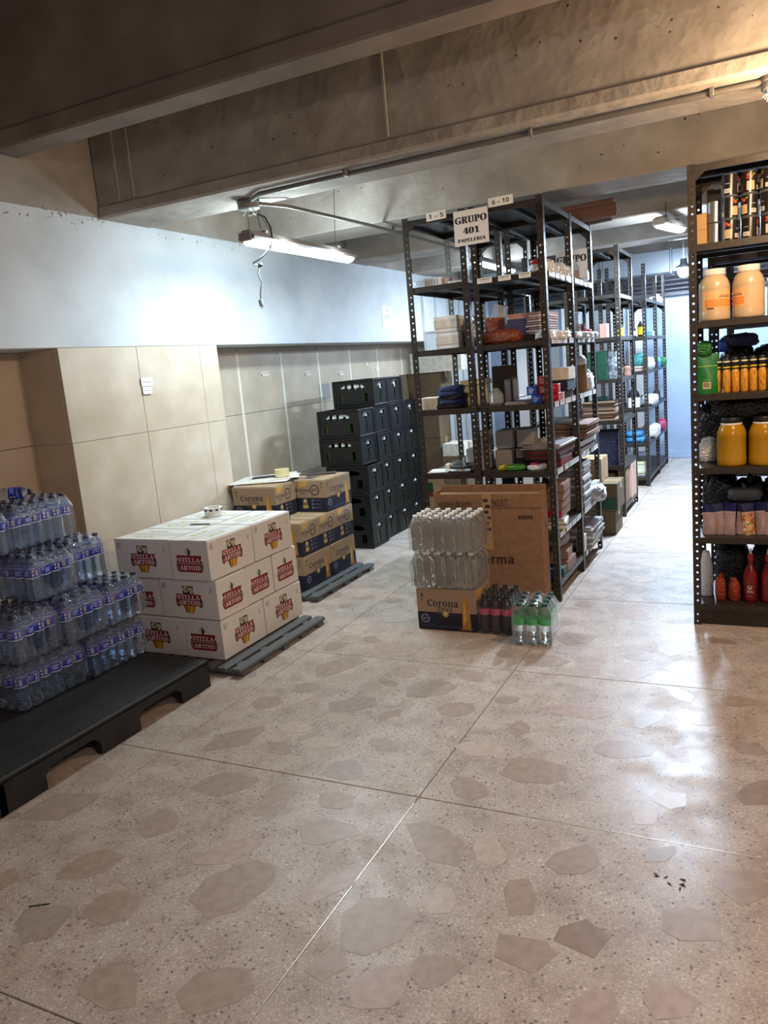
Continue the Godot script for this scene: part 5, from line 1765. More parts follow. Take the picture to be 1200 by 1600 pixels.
	bag("thin clear bag slumped before the dark folder", Vector3(-1.505, LV[3], -4.68), Vector3(0.09, 0.09, 0.1), "clear_plastic", 33, 0.2)
	for i in 2:
		var cu := thing("cup_tower", ["left clear cup tower before the dark folder", "right clear cup tower before the dark folder"][i], "cups", Vector3(-1.445 + 0.045 * i, LV[3], -4.74 - 0.02 * i), 0.0, "clear plastic cup towers")
		for k in 8:
			part("cup", lmesh("cup", [[Vector2(0.016, 0.0), Vector2(0.021, 0.028), Vector2(0.0225, 0.03), Vector2(0.021, 0.03)]], 14), "clear_plastic", cu, Vector3(0, 0.017 * k, 0))
	for i in 3:
		box(["lower front blue box at the right front of the right unit", "blue box on top of another at the right front of the right unit", "blue box behind the front pair on the right unit"][i], Vector3(-1.215 - 0.028 * (1 if i == 1 else 0), LV[3] + 0.052 * (i % 2), -4.58 - 0.07 * (1 if i == 2 else 0)), Vector3(0.062, 0.05, 0.06), "packet_blue", 0.06 * i, "blue boxes on the right unit")
	bag("small yellow and white packet behind the blue boxes", Vector3(-1.235, LV[3], -4.80), Vector3(0.07, 0.10, 0.07), "pale_yellow", 36)
	stack("paper_stack", "grey card sheets lying in the middle of the right unit", "paper", Vector3(-1.36, LV[3], -4.72), Vector3(0.2, 0.012, 0.3), ["grey_paper"], 3, 0.01, 0.3)
	for i in 4:
		var gx := -1.487 if i < 2 else -1.37
		var pb := stack("paper_bundle", ["lower left grey wrapped paper bundle on the right unit", "upper left grey wrapped paper bundle on the right unit", "lower grey wrapped paper bundle with creases, next to the post", "upper grey wrapped paper bundle with creases, next to the post"][i], "paper", Vector3(gx, LV[2], -4.80 - 0.02 * i) + Vector3(0, 0.118 * (i % 2), 0), Vector3(0.105, 0.114, 0.2), ["grey_paper"], 4, 0.001, 0.04 * i)
		pb.set_meta("group", "grey paper bundles on the right unit")
		part("wrapper", bmesh(Vector3(0.108, 0.09, 0.203), 0.004), "grey_paper", pb, Vector3(0, 0.055, 0))
	stack("paper_stack", "thin dark folders under the packets on the right unit", "folder", Vector3(-1.29, LV[2], -4.86), Vector3(0.26, 0.055, 0.26), ["dark_card", "navy", "dark_card"], 5, 0.008)
	bag("green and yellow packet of balloons at the front edge of the right unit", Vector3(-1.385, LV[2], -4.60), Vector3(0.13, 0.035, 0.10), "packet_green", 51, 0.2, false, "packet")
	bag("flat yellow packet beside the green balloons", Vector3(-1.44, LV[2], -4.61), Vector3(0.09, 0.03, 0.1), "yellow", 52, -0.2, false, "packet")
	bag("pink and white packet at the front edge of the right unit near the post", Vector3(-1.245, LV[2], -4.59), Vector3(0.11, 0.035, 0.10), "white_bag", 53, 0.1, false, "packet")
	bag("small magenta packet on the pink and white one", Vector3(-1.258, LV[2] + 0.022, -4.585), Vector3(0.05, 0.022, 0.06), "magenta", 54, 0.4, false, "packet")
	bag("clear bag of grey goods at the back of the right unit by the post", Vector3(-1.24, LV[2] + 0.055, -4.82), Vector3(0.13, 0.10, 0.16), "clear_plastic", 55)
	bag("dark blue and silver bundle on the low shelf behind the tall carton", Vector3(-1.45, LV[1], -4.66), Vector3(0.20, 0.30, 0.2), "navy", 57)
	# left unit behind the tall carton, low shelves
	plain_carton("brown carton on the low shelf of the left unit behind the tall carton", Vector3(-1.78, LV[1], -4.75), Vector3(0.28, 0.24, 0.24), "card_olive")


func build_aisle_goods() -> void:
	# right unit, seen from the aisle: near bay, then far bay
	var x := -1.185
	for i in 9:
		bag("crumpled white paper bundle, number %s from the near post on the upper aisle shelf" % ["one", "two", "three", "four", "five", "six", "seven", "eight", "nine"][i], Vector3(-1.165 + 0.012 * (i % 2), LV[5], -4.56 - 0.072 * i), Vector3(0.10, 0.05 + 0.015 * (i % 3), 0.085), "white_bag", 60 + i, i * 0.7, false, "bag", "white bundles on the upper aisle shelf", 0.3)
	bag("small red and white wrapper at the near post of the upper aisle shelf", Vector3(-1.17, LV[5] + 0.045, -4.55), Vector3(0.08, 0.025, 0.07), "packet_red", 71, 0.2, false, "wrapper")
	bottle("small clear bottle with pinkish label on the upper aisle shelf", Vector3(-1.145, LV[5], -5.42), 0.14, 0.028, "pet_clear", "cap_white", "pink_box", 0.08, 0.48)
	bag("white plastic bag after the bottle on the upper aisle shelf", Vector3(-1.14, LV[5], -5.58), Vector3(0.10, 0.09, 0.12), "white_bag", 72)
	for i in 4:
		bag("white crumpled bag %s on the shelf with the pile of magazines" % ["nearest the post", "second from the post", "under the magazine ends", "beside the yellow bottle"][i], Vector3(-1.155, LV[4], -4.60 - 0.13 * i), Vector3(0.10, 0.05, 0.13), "white_bag", 80 + i, i, false, "bag", "", 0.3)
	bottle("small yellow bottle on the magazine shelf by the aisle", Vector3(-1.135, LV[4], -5.08), 0.07, 0.02, "pale_yellow", "cap_white")
	box("frosted plastic jug box in the far bay of the magazine shelf", Vector3(-1.16, LV[4] + 0.045, -5.45), Vector3(0.07, 0.13, 0.12), "clear_plastic", 0.0, "", "plastic_jug", "jug")
	var bw := thing("stacked_bowl", "red and brown bowls nested on the magazine shelf", "bowls", Vector3(-1.155, LV[4] + 0.03, -5.50))
	part("bowl", lmesh("bowl", [[Vector2(0, 0), Vector2(0.03, 0), Vector2(0.055, 0.045), Vector2(0.05, 0.045), Vector2(0.028, 0.006), Vector2(0, 0.006)]], 20), "red_dark", bw)
	part("bowl", lmesh("bowl", []), "brown_roll", bw, Vector3(0, 0.02, 0))
	for i in 4:
		bag("white bag %s in the far bay of the magazine shelf" % ["under the jug", "by the bowls", "with a red mark", "at the far post"][i], Vector3(-1.15, LV[4], -5.28 - 0.15 * i), Vector3(0.10, 0.045, 0.15), "white_bag", 90 + i, i * 0.8, false, "bag", "", 0.3)
	bag("small red packet on the white bags of the far bay", Vector3(-1.135, LV[4] + 0.038, -5.66), Vector3(0.07, 0.025, 0.08), "red_box", 97, 0, false, "packet")
	# red boxes and neighbours
	var n := 0
	for c in 2:
		for r in 3 - c:
			box(["red box, lowest at the near post", "red box, second at the near post", "red box, topmost at the near post", "red box, lower of the second column", "red box, upper of the second column"][n], Vector3(-1.175 + 0.03 * c, LV[3] + 0.052 * r, -4.60 - 0.085 * c), Vector3(0.07, 0.05, 0.075), "packet_red", 0.04 * r, "red boxes on the aisle shelf")
			n += 1
	plain_carton("white open carton above the navy box on the red box shelf", Vector3(-1.16, LV[3] + 0.115, -5.0), Vector3(0.12, 0.075, 0.2), "card_white", 0.0, "", false)
	box("navy blue box under the white carton on the red box shelf", Vector3(-1.165, LV[3] + 0.05, -5.0), Vector3(0.12, 0.063, 0.24), "navy")
	box("flat grey carton that carries the navy box", Vector3(-1.18, LV[3], -5.0), Vector3(0.11, 0.048, 0.24), "dark_card")
	box("small pink square box at the edge of the red box shelf", Vector3(-1.135, LV[3], -4.80), Vector3(0.045, 0.045, 0.045), "pink_box")
	var tw := thing("wrapped_tower", "tall kraft paper tower in white wrap on the far bay of the red box shelf", "package", Vector3(-1.15, LV[3], -5.48))
	part("tower", lmesh("tower", [[Vector2(0, 0), Vector2(0.042, 0), Vector2(0.045, 0.01), Vector2(0.043, 0.21), Vector2(0.036, 0.225), Vector2(0, 0.228)]], 20), "kraft", tw)
	part("wrap", lmesh("wrap", [[Vector2(0.0455, 0.19), Vector2(0.046, 0.225), Vector2(0.03, 0.25), Vector2(0.012, 0.256), Vector2(0, 0.256)]], 16), "white_bag", tw)
	bag("white plastic sheet draped beside the kraft tower", Vector3(-1.15, LV[3], -5.70), Vector3(0.08, 0.13, 0.16), "white_bag", 99, 0, true, "bag", "", 0.25)
	# shelf of papers
	stack("paper_stack", "grey folders lying in the near bay under the red boxes", "paper", Vector3(-1.24, LV[2] + 0.11, -4.88), Vector3(0.24, 0.03, 0.42), ["white_paper", "grey_paper"], 4, 0.012)
	stack("paper_stack", "dark brown folders under the grey ones in the near bay", "folder", Vector3(-1.24, LV[2] + 0.045, -4.88), Vector3(0.22, 0.062, 0.40), ["dark_card", "red_dark"], 5, 0.01)
	box("flat red box at the bottom of the near bay folders", Vector3(-1.215, LV[2], -4.86), Vector3(0.18, 0.043, 0.30), "red_dark")
	stack("kraft_sheets", "brown kraft paper sheets bulging out of the far bay", "paper", Vector3(-1.22, LV[2] + 0.10, -5.50), Vector3(0.26, 0.10, 0.46), ["kraft", "brick_card", "kraft"], 8, 0.016)
	stack("paper_stack", "white crumpled papers under the kraft sheets in the far bay", "paper", Vector3(-1.23, LV[2], -5.50), Vector3(0.24, 0.098, 0.46), ["white_paper", "white_paper", "navy"], 6, 0.014)
	var gj := thing("glass_jar", "upright clear glass jar at the far end of the kraft paper shelf", "jar", Vector3(-1.14, LV[2], -5.77))
	part("jar", lmesh("gjar", [[Vector2(0, 0), Vector2(0.032, 0), Vector2(0.033, 0.08), Vector2(0.026, 0.1), Vector2(0.026, 0.11)]], 16), "clear_plastic", gj)
	part("lid", lmesh("gjarlid", [[Vector2(0.029, 0.1), Vector2(0.029, 0.118), Vector2(0, 0.118)]], 16), "steel_can", gj)
	# lower shelf
	for i in 4:
		var c := plain_carton("flat reddish brown carton, %s of four in the near bay by the tall carton" % ["lowest", "second", "third", "topmost"][i], Vector3(-1.205 + 0.004 * i, LV[1] + 0.072 + 0.052 * i, -4.78), Vector3(0.16, 0.05, 0.24), "brick_card", 0.02 * i, "flat cartons in the near bay", false)
		if i == 0:
			part("red_band", bmesh(Vector3(0.161, 0.03, 0.002)), "red_box", c, Vector3(0, 0.026, 0.121))
	stack("paper_pad", "thick grey and white paper pad at the edge of the near bay", "paper", Vector3(-1.20, LV[1] + 0.0, -4.74), Vector3(0.17, 0.07, 0.22), ["pale_yellow", "white_paper", "grey_paper"], 6, 0.008, 0.15)
	stack("paper_stack", "tall pile of grey papers with curled edges in the far bay", "paper", Vector3(-1.20, LV[1] + 0.05, -5.40), Vector3(0.17, 0.27, 0.24), ["grey_paper", "grey_paper", "white_paper"], 14, 0.008)
	stack("paper_stack", "grey board that carries the pile of curled papers", "paper", Vector3(-1.20, LV[1], -5.40), Vector3(0.18, 0.048, 0.26), ["grey_paper"], 2, 0.002)
	bag("white plastic bag hanging over the edge of the far bay", Vector3(-1.125, LV[1], -5.66), Vector3(0.15, 0.11, 0.26), "white_bag", 104, 0.3, true, "bag", "", 0.35)
	# bottom shelf
	bag("blue and white packet standing on the bottom shelf by the near post", Vector3(-1.165, LV[0] + 0.0, -4.56), Vector3(0.08, 0.10, 0.07), "packet_blue", 107, 0.1, false, "packet")
	plain_carton("flat brown carton, lower of two on the bottom shelf of the near bay", Vector3(-1.20, LV[0], -4.86), Vector3(0.16, 0.065, 0.24), "brick_card", 0.0, "cartons on the bottom shelf", false)
	plain_carton("flat brown carton, upper of two on the bottom shelf of the near bay", Vector3(-1.21, LV[0] + 0.067, -4.88), Vector3(0.15, 0.055, 0.22), "brick_card", 0.1, "cartons on the bottom shelf", false)
	bag("grey plastic bag behind the cartons on the bottom shelf", Vector3(-1.27, LV[0] + 0.123, -4.95), Vector3(0.2, 0.1, 0.26), "grey_paper", 111)
	box("pale green box with dark end on the bottom shelf by the near post", Vector3(-1.15, LV[0], -4.68), Vector3(0.055, 0.05, 0.10), "green_box")
	box("slim white carton upright at the middle post of the bottom shelf", Vector3(-1.145, LV[0], -5.27), Vector3(0.055, 0.12, 0.08), "card_white")
	stack("paper_stack", "drooping white and grey papers on the bottom shelf of the far bay", "paper", Vector3(-1.22, LV[0], -5.56), Vector3(0.26, 0.15, 0.40), ["grey_paper", "white_paper", "grey_paper"], 9, 0.016)
	# cartons on the floor between the two aisle units
	var ca := plain_carton("brown carton with green corner lying on another in the gap of the aisle", Vector3(-1.24, 0.204, -6.43), Vector3(0.36, 0.22, 0.34), "card_olive")
	part("green_corner", bmesh(Vector3(0.14, 0.10, 0.0014)), "green_box", ca, Vector3(0.10, 0.06, 0.1707))
	plain_carton("dark carton on the floor in the gap of the aisle", Vector3(-1.20, 0.002, -6.43), Vector3(0.24, 0.20, 0.32), "card_olive")
	plain_carton("large brown carton behind the green cornered one in the gap of the aisle", Vector3(-1.36, 0.426, -6.47), Vector3(0.34, 0.19, 0.3), "card_light")
	# second aisle unit
	var L := [0.10, 0.46, 0.86, 1.22, 1.577, 1.935, 2.315]
	bottle("bottle with bright yellow label and black cap on the second aisle unit", Vector3(-1.16, L[4], -7.25), 0.13, 0.032, "black_bag", "cap_black", "yellow", 0.05, 0.55)
	box("salmon pink box at the left of the yellow labelled bottle", Vector3(-1.27, L[4], -7.12), Vector3(0.06, 0.12, 0.12), "salmon")
	var q := 0
	for c in 2:
		for r in 4:
			box("dark green box in the wrapped block, %s of the %s column" % [["lowest", "second", "third", "topmost"][r], ["left", "right"][c]], Vector3(-1.37 + 0.085 * c, L[3] + 0.062 * r, -7.10), Vector3(0.082, 0.06, 0.16), "green_box", 0.0, "green boxes on the second aisle unit")
			q += 1
	for i in 4:
		bag("clear plastic bag, %s in the heap beside the green boxes" % ["lowest", "second", "third", "topmost"][i], Vector3(-1.20, L[3] + 0.06 * i, -7.11), Vector3(0.08, 0.065, 0.12), "clear_plastic", 120 + i, i, false, "bag", "clear bags beside the green boxes", 0.3)
	jar("brown pot with black lid at the right of the clear bags", Vector3(-1.145, L[3], -7.5), 0.11, 0.034, "brown_roll", "cap_black", "", "")
	stack("kraft_sheets", "tall pile of brown kraft sheets on the second aisle unit", "paper", Vector3(-1.33, L[2], -7.12), Vector3(0.28, 0.17, 0.22), ["kraft", "brick_card"], 11, 0.012)
	box("teal and white packet behind the kraft sheets", Vector3(-1.32, L[2] + 0.171, -7.2), Vector3(0.10, 0.03, 0.1), "teal")
	box("dark navy carton with mottled sides low on the second aisle unit", Vector3(-1.29, L[1], -7.16), Vector3(0.24, 0.30, 0.26), "navy")
	plain_carton("tall pale carton at the bottom of the second aisle unit by the aisle", Vector3(-1.155, L[0], -7.2), Vector3(0.06, 0.30, 0.2), "card")
	plain_carton("tall pinkish carton at the bottom far corner of the second aisle unit", Vector3(-1.15, L[0], -7.52), Vector3(0.07, 0.32, 0.3), "pink_box")
	plain_carton("brown carton at the bottom left of the second aisle unit", Vector3(-1.35, L[0], -7.3), Vector3(0.26, 0.28, 0.4), "card_olive")
	# farthest aisle unit
	L = [0.10, 0.46, 0.83, 1.22, 1.58, 1.96]
	bottle("tall black bottle with yellow label on the farthest aisle unit", Vector3(-1.19, L[4], -8.78), 0.18, 0.034, "black_bag", "cap_white", "yellow", 0.1, 0.55)
	bottle("second black bottle at the left of the yellow labelled one", Vector3(-1.27, L[4], -8.8), 0.13, 0.03, "black_bag", "cap_black", "white_paper", 0.1, 0.5)
	for i in 3:
		box("small teal and white box, %s on the farthest aisle unit" % ["first in line", "middle one", "third in line"][i], Vector3(-1.15, L[4], -9.1 - 0.25 * i), Vector3(0.06, 0.05, 0.12), "teal" if i != 1 else "packet_white", 0.1 * i)
	bag("white bag high up at the far end of the farthest unit", Vector3(-1.18, L[5], -10.0), Vector3(0.14, 0.08, 0.3), "white_bag", 140)
	stack("paper_stack", "orange and white flat packs on the farthest aisle unit", "packs", Vector3(-1.26, L[3], -8.78), Vector3(0.24, 0.05, 0.2), ["salmon", "white_paper", "brick_card"], 5, 0.008)
	for i in 4:
		bag("%s bag on the packed shelf of the farthest aisle unit" % ["teal and white", "white bulging", "bright blue", "dark green"][i], Vector3(-1.2 + 0.02 * i, L[3] + (0.052 if i == 0 else 0.0), -8.80 - 0.40 * i), Vector3(0.13, 0.14 - 0.01 * i, 0.24), ["teal", "white_bag", "skyblue", "green_bag"][i], 142 + i, 0.0, false, "bag", "", 0.28)
	bottle("large dark bottle with white label at the near corner of the farthest unit", Vector3(-1.27, L[2], -8.70), 0.26, 0.062, "black_bag", "cap_black", "white_paper", 0.05, 0.45)
	bag("white sack slumped at the aisle edge of the farthest unit", Vector3(-1.18, L[2], -9.15), Vector3(0.2, 0.12, 0.5), "white_bag", 150, 0.0, false)
	bottle("dark blue bottle beyond the white sack", Vector3(-1.16, L[2], -9.75), 0.17, 0.04, "navy", "cap_navy")
	for i in 2:
		bag("light blue packet, %s of two on the low shelf of the farthest unit" % ["lower", "upper"][i], Vector3(-1.25 - 0.03 * i, L[1] + 0.062 * i, -8.80), Vector3(0.24 - 0.06 * i, 0.065, 0.22), "skyblue", 152 + i, 0.0, false, "packet", "light blue packets on the farthest unit", 0.1)
	bag("white and green bag on the low shelf of the farthest unit by the aisle", Vector3(-1.17, L[1], -9.25), Vector3(0.18, 0.15, 0.45), "white_bag", 156, 0, false)
	bag("pink packet at the far end of the low shelf", Vector3(-1.15, L[1], -10.0), Vector3(0.12, 0.12, 0.2), "magenta", 157)
	stack("paper_stack", "white paper pile leaning at the bottom of the farthest unit", "paper", Vector3(-1.26, L[0], -8.78), Vector3(0.18, 0.15, 0.2), ["white_paper", "pale_yellow"], 6, 0.01, 0.2)
	# rolls on top
	for i in 3:
		var r := thing("paper_roll", "brown paper roll, %s of the bundle lying on top of the aisle shelving" % ["front", "middle", "rear"][i], "roll", Vector3(-1.09 - 0.03 * i, 2.386 + (0.045 if i == 1 else 0.0), -5.62 - 0.09 * i), 0.0, "paper rolls on top of the shelving")
		r.rotation = Vector3(0, 0.12, PI / 2 + 0.05)
		part("roll", lmesh("proll", [[Vector2(0.012, -0.19), Vector2(0.046, -0.19), Vector2(0.048, 0.18), Vector2(0.044, 0.19)], [Vector2(0.044, 0.19), Vector2(0.012, 0.19)]], 18), "brown_roll", r)
		part("core", lmesh("pcore", [[Vector2(0.016, -0.192), Vector2(0.016, 0.192), Vector2(0.010, 0.192), Vector2(0.010, -0.192)]], 12), "dark_card", r)


func build_right_rack() -> void:
	var RL := [0.115, 0.475, 0.84, 1.212, 1.572, 1.94, 2.305]
	var zs := [-4.233, -4.65]
	var t := rack("brown steel shelving unit at the right edge, loaded with jars and sauces", -0.342, 0.50, zs, 2.31, RL, "")
	part("kick_plate", bmesh(Vector3(0.80, 0.10, 0.003)), "rack_steel", t, Vector3(0, 0.05, 0.19))
	rack("steel shelving unit directly behind the one with jars at the right", -0.30, 0.54, [-5.0, -5.4], 2.31, RL, "")
	rack("steel shelving unit two rows behind the one with jars at the right", -0.26, 0.58, [-6.4, -6.8], 2.31, RL, "")
	# cans: three tall
	var first: Node3D = null
	var hs := ["bottom", "middle", "top"]
	for c in 5:
		for k in 3:
			var p := Vector3(-0.158 + 0.085 * c, RL[5] + 0.104 * k, -4.32 - (0.01 if c == 1 else 0.0))
			var lb := "black food can with fruit picture, %s of the %s stack on the top right shelf" % [hs[k], ["first", "second", "third", "fourth", "fifth"][c]]
			if first == null:
				first = thing("food_can", lb, "can", p, 0.4, "black food cans on the top right shelf")
				part("can", lmesh("can", [[Vector2(0, 0), Vector2(0.036, 0), Vector2(0.0375, 0.003), Vector2(0.0375, 0.006)], [Vector2(0.037, 0.006), Vector2(0.037, 0.096)], [Vector2(0.0375, 0.096), Vector2(0.0375, 0.1), Vector2(0.035, 0.102), Vector2(0.034, 0.098), Vector2(0, 0.098)]], 24), "steel_can", first)
				part("label", lmesh("canl", [[Vector2(0.0376, 0.004), Vector2(0.0376, 0.098)]], 24), "can_print", first)
			else:
				dup(first, p, 0.4 + 1.7 * c + 0.9 * k, lb)
	for k in 2:
		box("tan box, %s of two at the left end of the top right shelf" % ["lower", "upper"][k], Vector3(-0.286, RL[5] + 0.076 * k, -4.36), Vector3(0.045, 0.075, 0.06), "tan_box", 0.0, "tan boxes on the top right shelf")
	for k in 2:
		var g := thing("plain_can", "plain grey can, %s of two behind the tan boxes" % ["lower", "upper"][k], "can", Vector3(-0.228, RL[5] + 0.104 * k, -4.38), 0.0, "plain grey cans on the top right shelf")
		part("can", lmesh("can", []), "steel_can", g)
	for k in 3:
		var j := jar("large jar of cream coloured sauce with white lid, %s from the post" % ["first", "second", "third"][k], Vector3(-0.232 + 0.155 * k, RL[4], -4.345), 0.25, 0.073, "mayo", "cap_white", "mayo_label", "cream sauce jars")
		j.rotation.y = [1.9, 0.25, 0.5][k]
		var j2 := jar("large jar of yellow mustard with black lid, %s from the post" % ["first", "second", "third"][k], Vector3(-0.157 + 0.148 * k, RL[2], -4.33), 0.245, 0.070, "mustard", "cap_black", "", "mustard jars")
		part("collar", lmesh("collar", [[Vector2(0.0485, 0.206), Vector2(0.051, 0.208), Vector2(0.051, 0.217), Vector2(0.0485, 0.218)]], 28), "cap_white", j2)
		j2.rotation.y = 0.3
	bag("dark plastic bag pulled over the mustard jars' lids", Vector3(-0.08, RL[2] + 0.24, -4.40), Vector3(0.32, 0.10, 0.16), "black_bag", 160, 0, true, "bag", "", 0.25)
	for k in 3:
		bag("black crumpled bag behind the mustard jars, %s from the post" % ["first", "second", "third"][k], Vector3(-0.25 + 0.17 * k, RL[2], -4.53), Vector3(0.16, 0.30, 0.12), "black_bag", 161 + k, k, true, "bag", "black bags behind the mustard jars", 0.25)
	tag(bag("whitish plastic wrap at the left post beside the mustard jars", Vector3(-0.275, RL[2], -4.47), Vector3(0.09, 0.12, 0.08), "white_bag", 166), "whitish plastic wrap at the left post beside the mustard jars", "wrap")
	# green bag and dressing bottles
	var gb := thing("green_pouch", "shiny green pouch bag with bar code beside the yellow bottles", "pouch", Vector3(-0.268, RL[3], -4.335), 0.15)
	part("pouch", pouch_mesh(0.112, 0.20, 0.06), "green_print", gb)
	var gt := B.new()
	gt.blob(Vector3(-0.012, 0.225, 0), Vector3(0.036, 0.038, 0.016), 0.8, 0.3, 77, 14, 8)
	part("twisted_top", gt.done(), "green_bag", gb)
	for k in 8:
		var b := thing("dressing_bottle", "yellow dressing bottle with black cap and two yellow rings, %s in the row" % ["first", "second", "third", "fourth", "fifth", "sixth", "seventh", "eighth"][k], "bottle", Vector3(-0.218 + 0.0405 * k, RL[3], -4.315 - (0.04 if k == 0 else 0.0)), k * 1.1, "yellow dressing bottles on the right shelf")
		part("body", lmesh("drb", [[Vector2(0, 0), Vector2(0.017, 0), Vector2(0.0188, 0.006), Vector2(0.0188, 0.095), Vector2(0.016, 0.108), Vector2(0.011, 0.118), Vector2(0, 0.118)]], 16), "dressing_print", b)
		part("cap", lmesh("drc", [[Vector2(0.0125, 0.114), Vector2(0.0165, 0.118), Vector2(0.016, 0.17), Vector2(0.014, 0.174), Vector2(0, 0.174)]], 16), "cap_black", b)
		for y in [0.122, 0.150]:
			part("ring", lmesh("drr%s" % y, [[Vector2(0.0170, y), Vector2(0.0170, y + 0.007)]], 16), "pale_yellow" if y > 0.13 else "yellow", b)
	for k in 3:
		bag("black plastic pack behind the yellow bottles, %s from the left" % ["first", "second", "third"][k], Vector3(-0.13 + 0.16 * k, RL[3], -4.50), Vector3(0.16, 0.23, 0.14), "black_bag", 170 + k, k, true, "pack", "black packs behind the yellow bottles", 0.25)
	bag("dark blue pack lying on the black packs behind the yellow bottles", Vector3(-0.12, RL[3] + 0.22, -4.48), Vector3(0.17, 0.07, 0.14), "navy", 175, 0, false, "pack")
	bag("bright blue corner of a pack left of the dark blue one", Vector3(-0.195, RL[3] + 0.2, -4.46), Vector3(0.05, 0.07, 0.1), "blue_box", 176, 0, false, "pack")
	# pouches
	for k in 7:
		var p := thing("snack_pouch", "pouch with navy header, %s from the left post%s" % [["first", "second", "third", "fourth", "fifth", "sixth", "seventh"][k], ", its coloured picture side out" if k == 4 else ""], "pouch", Vector3(-0.268 + 0.048 * k + (0.012 if k % 2 else 0.0), RL[1], -4.325 - 0.012 * (k % 2)), 0.35 * sin(k * 2.1), "pouches with navy headers on the right shelf")
		part("pouch", pouch_mesh(0.064, 0.158 + 0.004 * (k % 3), 0.05), "pouch_front" if k == 4 else "pouch_back", p, Vector3.ZERO, Vector3(-0.05, 0, 0.09 * sin(k * 1.7)))
	for k in 4:
		bag("black film bundle above the pouches, %s" % ["at the left post", "second from the post", "third from the post", "at the right"][k], Vector3(-0.22 + 0.14 * k, RL[1], -4.52), Vector3(0.17, 0.30 - 0.03 * k, 0.15), "black_bag", 180 + k, k * 0.6, true, "bag", "", 0.25)
	bag("grey knotted bag above the middle pouches", Vector3(-0.1, RL[1] + 0.16, -4.44), Vector3(0.16, 0.07, 0.08), "grey_plastic", 186)
	# sauces
	for k in 4:
		var b := bottle("red sauce bottle with red cap and pale emblem, %s from the left" % ["first", "second", "third", "fourth"][k], Vector3(-0.07 + 0.082 * k, RL[0], -4.33), 0.255, 0.035, "sauce_red", "cap_red", "sauce_print", 0.06, 0.42, "sauce_bottle", "red sauce bottles on the lowest right shelf")
		part("nozzle", lmesh("nozzle", [[Vector2(0.008, 0.255), Vector2(0.003, 0.285), Vector2(0, 0.286)]], 10), "cap_white", b)
		b.rotation.y = [0.5, 1.6, 0.4, 1.0][k]
	for k in 2:
		bag("clear bag of orange spice, %s on the lowest right shelf" % ["left one", "right one"][k], Vector3(-0.215 + 0.068 * k, RL[0], -4.325), Vector3(0.05, 0.13 - 0.02 * k, 0.05), "spice", 190 + k, k, true, "bag", "bags of orange spice")
	var wr := thing("paper_cone", "tall white paper cone at the left post of the lowest right shelf", "paper", Vector3(-0.290, RL[0], -4.42))
	part("cone", lmesh("cone", [[Vector2(0.036, 0), Vector2(0.032, 0.16), Vector2(0.018, 0.24), Vector2(0, 0.25)]], 16), "white_bag", wr)
	for k in 3:
		bag("dark wrapped pack behind the sauce bottles, %s from the left" % ["first", "second", "third"][k], Vector3(-0.16 + 0.17 * k, RL[0], -4.52), Vector3(0.17, 0.28, 0.14), "black_bag", 194 + k, k)
	# dim goods on the unit behind
	for k in 3:
		box("%s box on the shelving behind the right unit" % ["white flat", "pale long", "dark tall"][k], Vector3(-0.12 + 0.2 * k, RL[2 + k], -5.2), Vector3(0.17, 0.14 + 0.04 * k, 0.2), ["card_white", "packet_white", "dark_card"][k])
	bag("pink and yellow bags on the shelving behind the mustard jars", Vector3(-0.05, RL[3] - 0.0, -5.14), Vector3(0.3, 0.06, 0.2), "pink_box", 198, 0, false)


func jar(label: String, p: Vector3, h: float, r: float, m: String, lid: String, lab: String, group: String) -> Node3D:
	var t := thing("sauce_jar" if group else "pot", label, "jar", p, 0.0, group)
	var k := "jar %s %s" % [h, r]
	part("jar_body", lmesh(k, [[Vector2(0, 0), Vector2(r * 0.93, 0), Vector2(r * 0.99, h * 0.02), Vector2(r, h * 0.05), Vector2(r, h * 0.16), Vector2(r * 0.985, h * 0.175), Vector2(r * 0.985, h * 0.60), Vector2(r, h * 0.62), Vector2(r * 0.97, h * 0.70), Vector2(r * 0.84, h * 0.80), Vector2(r * 0.68, h * 0.865), Vector2(r * 0.66, h * 0.90), Vector2(0, h * 0.90)]], 28), m, t)
	part("lid", lmesh(k + "lid", [[Vector2(r * 0.70, h * 0.88), Vector2(r * 0.71, h * 0.885), Vector2(r * 0.71, h * 0.985), Vector2(r * 0.68, h), Vector2(0, h)]], 28), lid, t)
	if lab:
		part("label", lmesh(k + "lab", [[Vector2(r * 0.988, h * 0.18), Vector2(r * 0.988, h * 0.60)]], 28), lab, t)
	return t


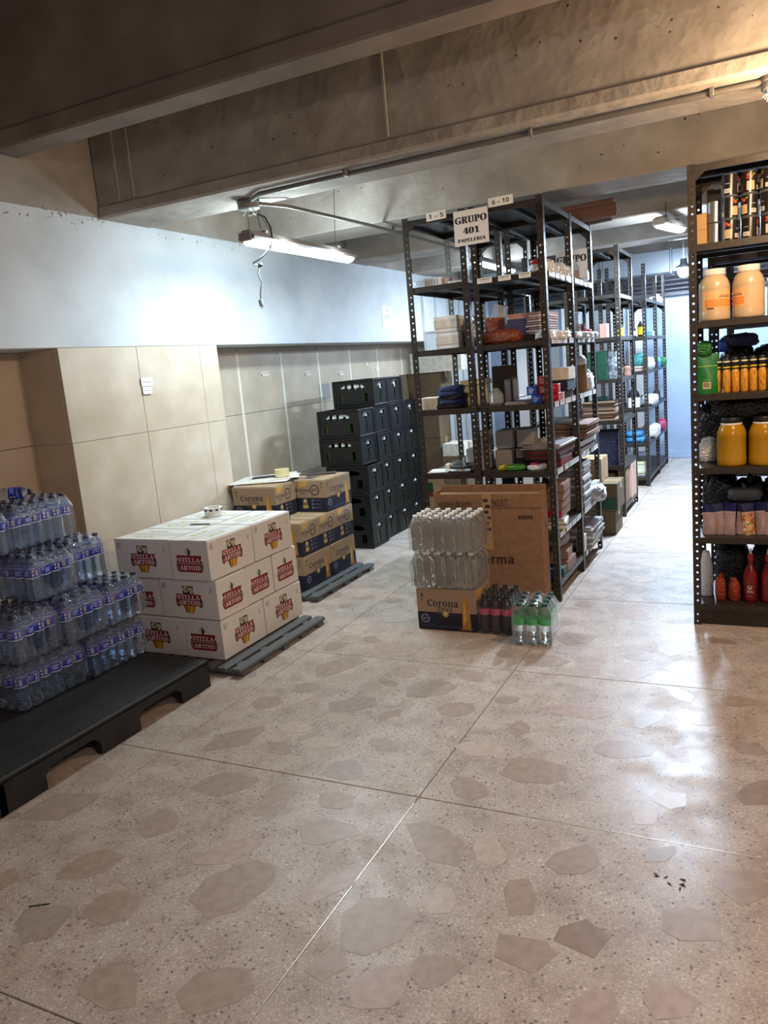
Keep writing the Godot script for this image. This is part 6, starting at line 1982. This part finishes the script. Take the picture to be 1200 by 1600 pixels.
# a filled pouch: flat sealed top, full belly
func pouch_mesh(w: float, h: float, d: float) -> Mesh:
	var key := "pouch %s %s" % [w, h]
	if CACHE.has(key):
		return CACHE[key]
	var b := B.new()
	b.g(1)
	var n := 8
	var rows := 8
	for s in [1.0, -1.0]:
		var pt := []
		for i in rows + 1:
			var row := []
			var f := float(i) / rows
			for k in n + 1:
				var g := float(k) / n
				var belly := pow(sin(PI * g), 0.6) * pow(clampf(1.0 - f, 0.0, 1.0), 0.5) * (0.55 + 0.45 * sin(PI * minf(1.0, f * 1.6 + 0.2)))
				row.append(Vector3((g - 0.5) * w * (1.0 - 0.06 * sin(PI * f)), f * h, s * (0.001 + d * 0.5 * belly + 0.003 * sin(f * 9.0 + g * 7.0) * sin(PI * g))))
			pt.append(row)
		for i in rows:
			for k in n:
				var u0 := float(k) / n if s > 0 else 1.0 - float(k) / n
				var u1 := float(k + 1) / n if s > 0 else 1.0 - float(k + 1) / n
				var v0 := 1.0 - float(i) / rows
				var v1 := 1.0 - float(i + 1) / rows
				if s > 0:
					b.quad(pt[i][k], pt[i][k + 1], pt[i + 1][k + 1], pt[i + 1][k], Vector2(u0, v0), Vector2(u1, v0), Vector2(u1, v1), Vector2(u0, v1))
				else:
					b.quad(pt[i][k + 1], pt[i][k], pt[i + 1][k], pt[i + 1][k + 1], Vector2(u1, v0), Vector2(u0, v0), Vector2(u0, v1), Vector2(u1, v1))
	CACHE[key] = b.done()
	return CACHE[key]


func build_small() -> void:
	var a := sign_card("wall_note", Vector2(0.25, 0.23), "wall_note", Vector3(-3.497, 2.0, -7.43), Vector3(0, PI / 2, 0))
	tag(a, "white printed sheet taped to the white wall above the black crates", "note")
	var b := sign_card("hand_note", Vector2(0.10, 0.052), "hand_note", Vector3(-3.490, 1.53, -3.80), Vector3(0.04, PI / 2, 0))
	tag(b, "handwritten white note stuck on the tiled pier, the upper of two", "note")
	var c := sign_card("hand_note", Vector2(0.08, 0.045), "hand_note", Vector3(-3.490, 1.478, -3.795), Vector3(-0.05, PI / 2, 0))
	tag(c, "handwritten white note stuck on the tiled pier, the lower of two", "note")
